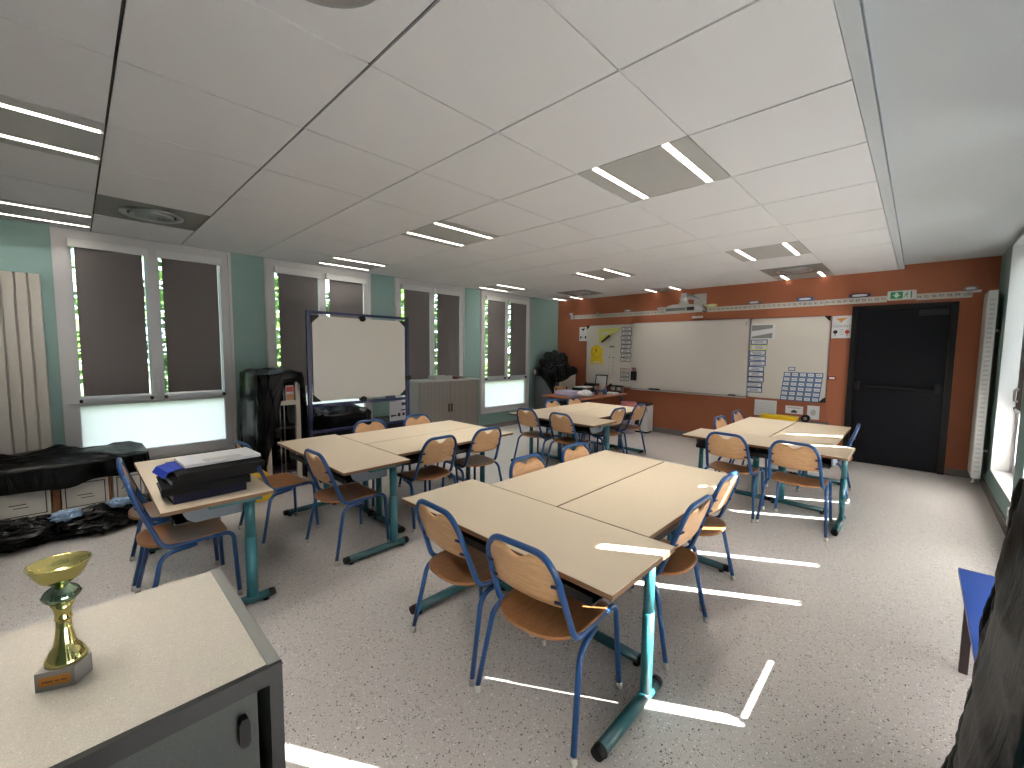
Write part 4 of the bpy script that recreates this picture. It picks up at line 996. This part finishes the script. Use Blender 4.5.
t = thing('document_folder', 'thin dark folder lying flat behind the binder stack', 'folder', (-3.36, .60, Z0), R_(5))
bm = nb(); box(bm, -.16, .16, -.11, .11, 0, .012, bev=.002); obj('cover', bm, 'tray', t)

# ================================================================== FOREGROUND CABINET + TROPHY
FZ = .93
t = thing('low_cabinet', 'speckled grey cabinet in the lower left foreground with dark edges', 'cabinet', (-.955, -.40, 0))
bm = nb(); box(bm, -.225, .200, -.60, .598, FZ-.028, FZ); tp = obj('cabinet_top', bm, ['ctop'], t)
bm = nb(); box(bm, .200, .212, -.60, .598, FZ-.030, FZ); obj('front_edge', bm, 'cedge', t)
bm = nb(); box(bm, -.225, .205, .598, .618, 0, FZ+.001, 0); box(bm, .205, .212, .598, .618, 0, FZ+.001, 1); obj('side_panel', bm, ['cside', 'cedge'], t)
bm = nb(); box(bm, -.225, .205, -.62, -.60, 0, FZ+.001, 0); box(bm, .205, .212, -.62, -.60, 0, FZ+.001, 1); obj('side_panel', bm, ['cside', 'cedge'], t)
bm = nb(); box(bm, -.225, -.21, -.60, .598, 0, FZ-.028); box(bm, -.21, .18, -.60, .598, .06, .08); box(bm, .15, .165, -.60, .598, 0, .06); obj('carcass', bm, 'cedge', t)
for s in (-1, 1):
    bm = nb(); a, b = (-.597, -.003) if s < 0 else (.003, .588-.006); xx = .186
    box(bm, xx, xx+.016, a, b, .085, FZ-.034, bev=.001); d = obj('door', bm, 'cdoor', t)
    yy = .56 if s > 0 else -.55
    bm = nb(); prism(bm, [(yy-.004, .818), (yy+.004, .818), (yy+.0075, .824), (yy+.0075, .859), (yy+.004, .866), (yy-.004, .866), (yy-.0075, .859), (yy-.0075, .824)], .2022, .216, 'yz'); obj('handle', bm, 'black', d)
t = thing('trophy_cup', 'small gold trophy cup on a marble block on the foreground cabinet', 'trophy', (-.950, -.033, FZ+.0002))
ang = math.atan2(.048, .021)-PI/2
H = .226; base_h = .030
bm = nb(); rot = Matrix.Rotation(math.atan2(-.066+.018, -.94+.919)+PI/2, 4, 'Z')
h = .026
prism(bm, [(-h, -h), (h*.8, -h), (h*1.1, h*.2), (h*.6, h), (-h*.9, h*.9)], 0, base_h, 'xy'); bmesh.ops.recalc_face_normals(bm, faces=bm.faces); bmesh.ops.transform(bm, matrix=Matrix.Rotation(R_(66), 4, 'Z'), verts=bm.verts); mb = obj('marble_base', bm, 'marble', t)
bm = nb(); box(bm, -h+.005, h*.8-.005, -h-.0012, -h-.0002, .0085, base_h-.008); bmesh.ops.transform(bm, matrix=Matrix.Rotation(R_(66), 4, 'Z'), verts=bm.verts); obj('plaque', bm, 'plaque', mb)
bm = nb(); [box(bm, -.017+a*.0022, -.0155+a*.0022, -h-.0016, -h-.0013, .0138+.0003*(a % 2), .0160) for a in range(13) if a not in (6, 9)]; bmesh.ops.transform(bm, matrix=Matrix.Rotation(R_(66), 4, 'Z'), verts=bm.verts); obj('engraving', bm, 'brownp', mb)
b0 = base_h
bm = nb(); lathe(bm, [(.0245, b0), (.0245, b0+0.0043), (.0225, b0+0.0107), (.018, b0+0.0193), (.0145, b0+0.0235), (.0125, b0+0.0321), (.0095, b0+0.0535), (.0085, b0+0.0685)], seg=40, flute=(1, 4, .015, 20)); obj('foot_stem', bm, 'gold', t)
bm = nb(); lathe(bm, [(.0105, b0+0.0685), (.0105, b0+0.0717), (.0098, b0+0.0749), (.0105, b0+0.0856), (.0155, b0+0.0984)], seg=40); obj('collar', bm, 'gold', t)
bm = nb(); lathe(bm, [(.0155, b0+0.0984), (.0205, b0+0.1038), (.022, b0+0.1081), (.019, b0+0.1156), (.010, b0+0.1231), (.008, b0+0.1273)], seg=48, flute=(1, 3, .05, 20)); obj('fluted_knop', bm, 'silver', t)
bm = nb(); lathe(bm, [(.008, b0+.1250), (.013, b0+.1280), (.0235, b0+.1350), (.0300, b0+.1455), (.0345, b0+.1570), (.0362, b0+.1590), (.0362, b0+.1610), (.0340, b0+.1605), (.0285, b0+.1485), (.020, b0+.1400), (.004, b0+.1350)], seg=48, flute=(8, 9, .035, 28)); obj('bowl', bm, 'gold', t)

# ================================================================== RIGHT FOREGROUND
t = thing('low_bench', 'bright blue topped bench with dark legs by the right wall', 'bench', (.385, 2.46, 0))
bm = nb(); box(bm, -.188, .195, -.49, .42, .425, .45, bev=.003); obj('bench_top', bm, 'bbin', t)
for yy in (-.40, .30):
    for xx in (-.165, .13):
        bm = nb(); box(bm, xx, xx+.03, yy, yy+.03, 0, .425, bev=.003); obj('leg', bm, 'brownp', t)
bm = nb(); box(bm, -.125, .13, .312, .328, .33, .425); box(bm, -.125, .13, -.388, -.372, .33, .425); obj('apron', bm, 'brownp', t)
t = thing('trolley', 'covered trolley under the black plastic at the right edge', 'trolley', (.40, 1.58, 0))
bm = nb(); box(bm, -.12, .15, -.33, .33, .08, .95, bev=.01); obj('trolley_body', bm, 'dkcab', t)
for sx in (-1, 1):
    for sy in (-1, 1):
        bm = nb(); tube(bm, [(sx*.12-.012, sy*.27, .0401), (sx*.12+.012, sy*.27, .0401)], .04, 16); obj('caster', bm, 'black', t)
def sh(x, y, z):
    # the sheet leans in towards the top on its left side
    return min(.599, x+((z-.15)*.070 if x < .40 else 0)), y, z
o = drape('plastic_sheet', .378, 1.56, .212, .405, 1.13, lambda a, x, y: .03, amp=.022, flare=.015, seed=26, N=200, MV=60, topbump=.05, shear=sh)
tag(o, 'tall black plastic sheet over a trolley at the right edge of the view', 'plastic sheet')
t = thing('wall_socket', 'small white socket box low on the right wall below the farthest window', 'socket', (XR, 5.06, .12))
bm = nb(); box(bm, -.025, 0, -.035, .035, 0, .14, bev=.004); obj('socket_box', bm, 'white', t)
bm = nb(); box(bm, -.027, -.0252, -.012, .012, .05, .075); obj('socket_face', bm, 'lgrey', t)

# ================================================================== OUTSIDE
bm = nb(); box(bm, XR+.26, XR+.26+.52, YB-1, YW+2, 2.58, 2.72); struct('eave', bm, 'plaster', label='eave outside above the right windows')
bm = nb(); box(bm, -60, XL-.35, -40, 60, -.35, -.3); struct('terrain', bm, 'grass', label='lawn outside the left windows')
bm = nb(); box(bm, XR+.4, 60, -40, 60, -.35, -.3); struct('paving', bm, 'lgrey', label='pale paving outside the right windows')
def tree(x, y, h, r, label, seed):
    random.seed(seed); t = thing('garden_tree', label, 'tree', (x, y, -.3), 0, 'trees outside the left windows')
    bm = nb(); tube(bm, [(0, 0, 0), (.05, .03, h*.35), (0, 0, h*.8)], [.12, .09, .03], 10)
    for k in range(6):
        a = k*1.1; z0 = h*(.25+.08*k); tube(bm, [(0, 0, z0), (math.cos(a)*r*.6, math.sin(a)*r*.6, z0+h*.15)], [.04, .012], 6)
    obj('trunk', bm, 'bark', t)
    bm = nb(); 
    for k in range(2600):
        while 1:
            p = Vector((random.uniform(-1, 1), random.uniform(-1, 1), random.uniform(-1, 1)))
            if .3 < p.length < 1: break
        c = Vector((p.x*r, p.y*r, h*.52+p.z*h*.50)); s = random.uniform(.08, .16)
        q = Matrix.Rotation(random.uniform(0, 6.3), 3, 'Z') @ Matrix.Rotation(random.uniform(-1.2, 1.2), 3, 'X')
        vs = [bm.verts.new(c+q @ Vector(v)*s) for v in ((-1, 0, 0), (-.3, -.45, .06), (.5, -.35, .06), (1, 0, 0), (.5, .35, .06), (-.3, .45, .06))]
        bm.faces.new(vs)
    obj('foliage', bm, 'leaf', t)
tp = ['opposite the radiator', 'opposite the nearest left window', 'opposite the second left window', 'opposite the third left window', 'opposite the farthest left window', 'beyond the far left corner']
for k, (x, y) in enumerate(((-9.0, -1.0), (-9.4, 2.0), (-9.2, 4.9), (-9.6, 7.9), (-9.3, 10.9), (-9.4, 13.9))):
    tree(x, y, 3.9+.4*math.sin(k*2), 1.25, 'green leafy tree outside, '+tp[k], 50+k)
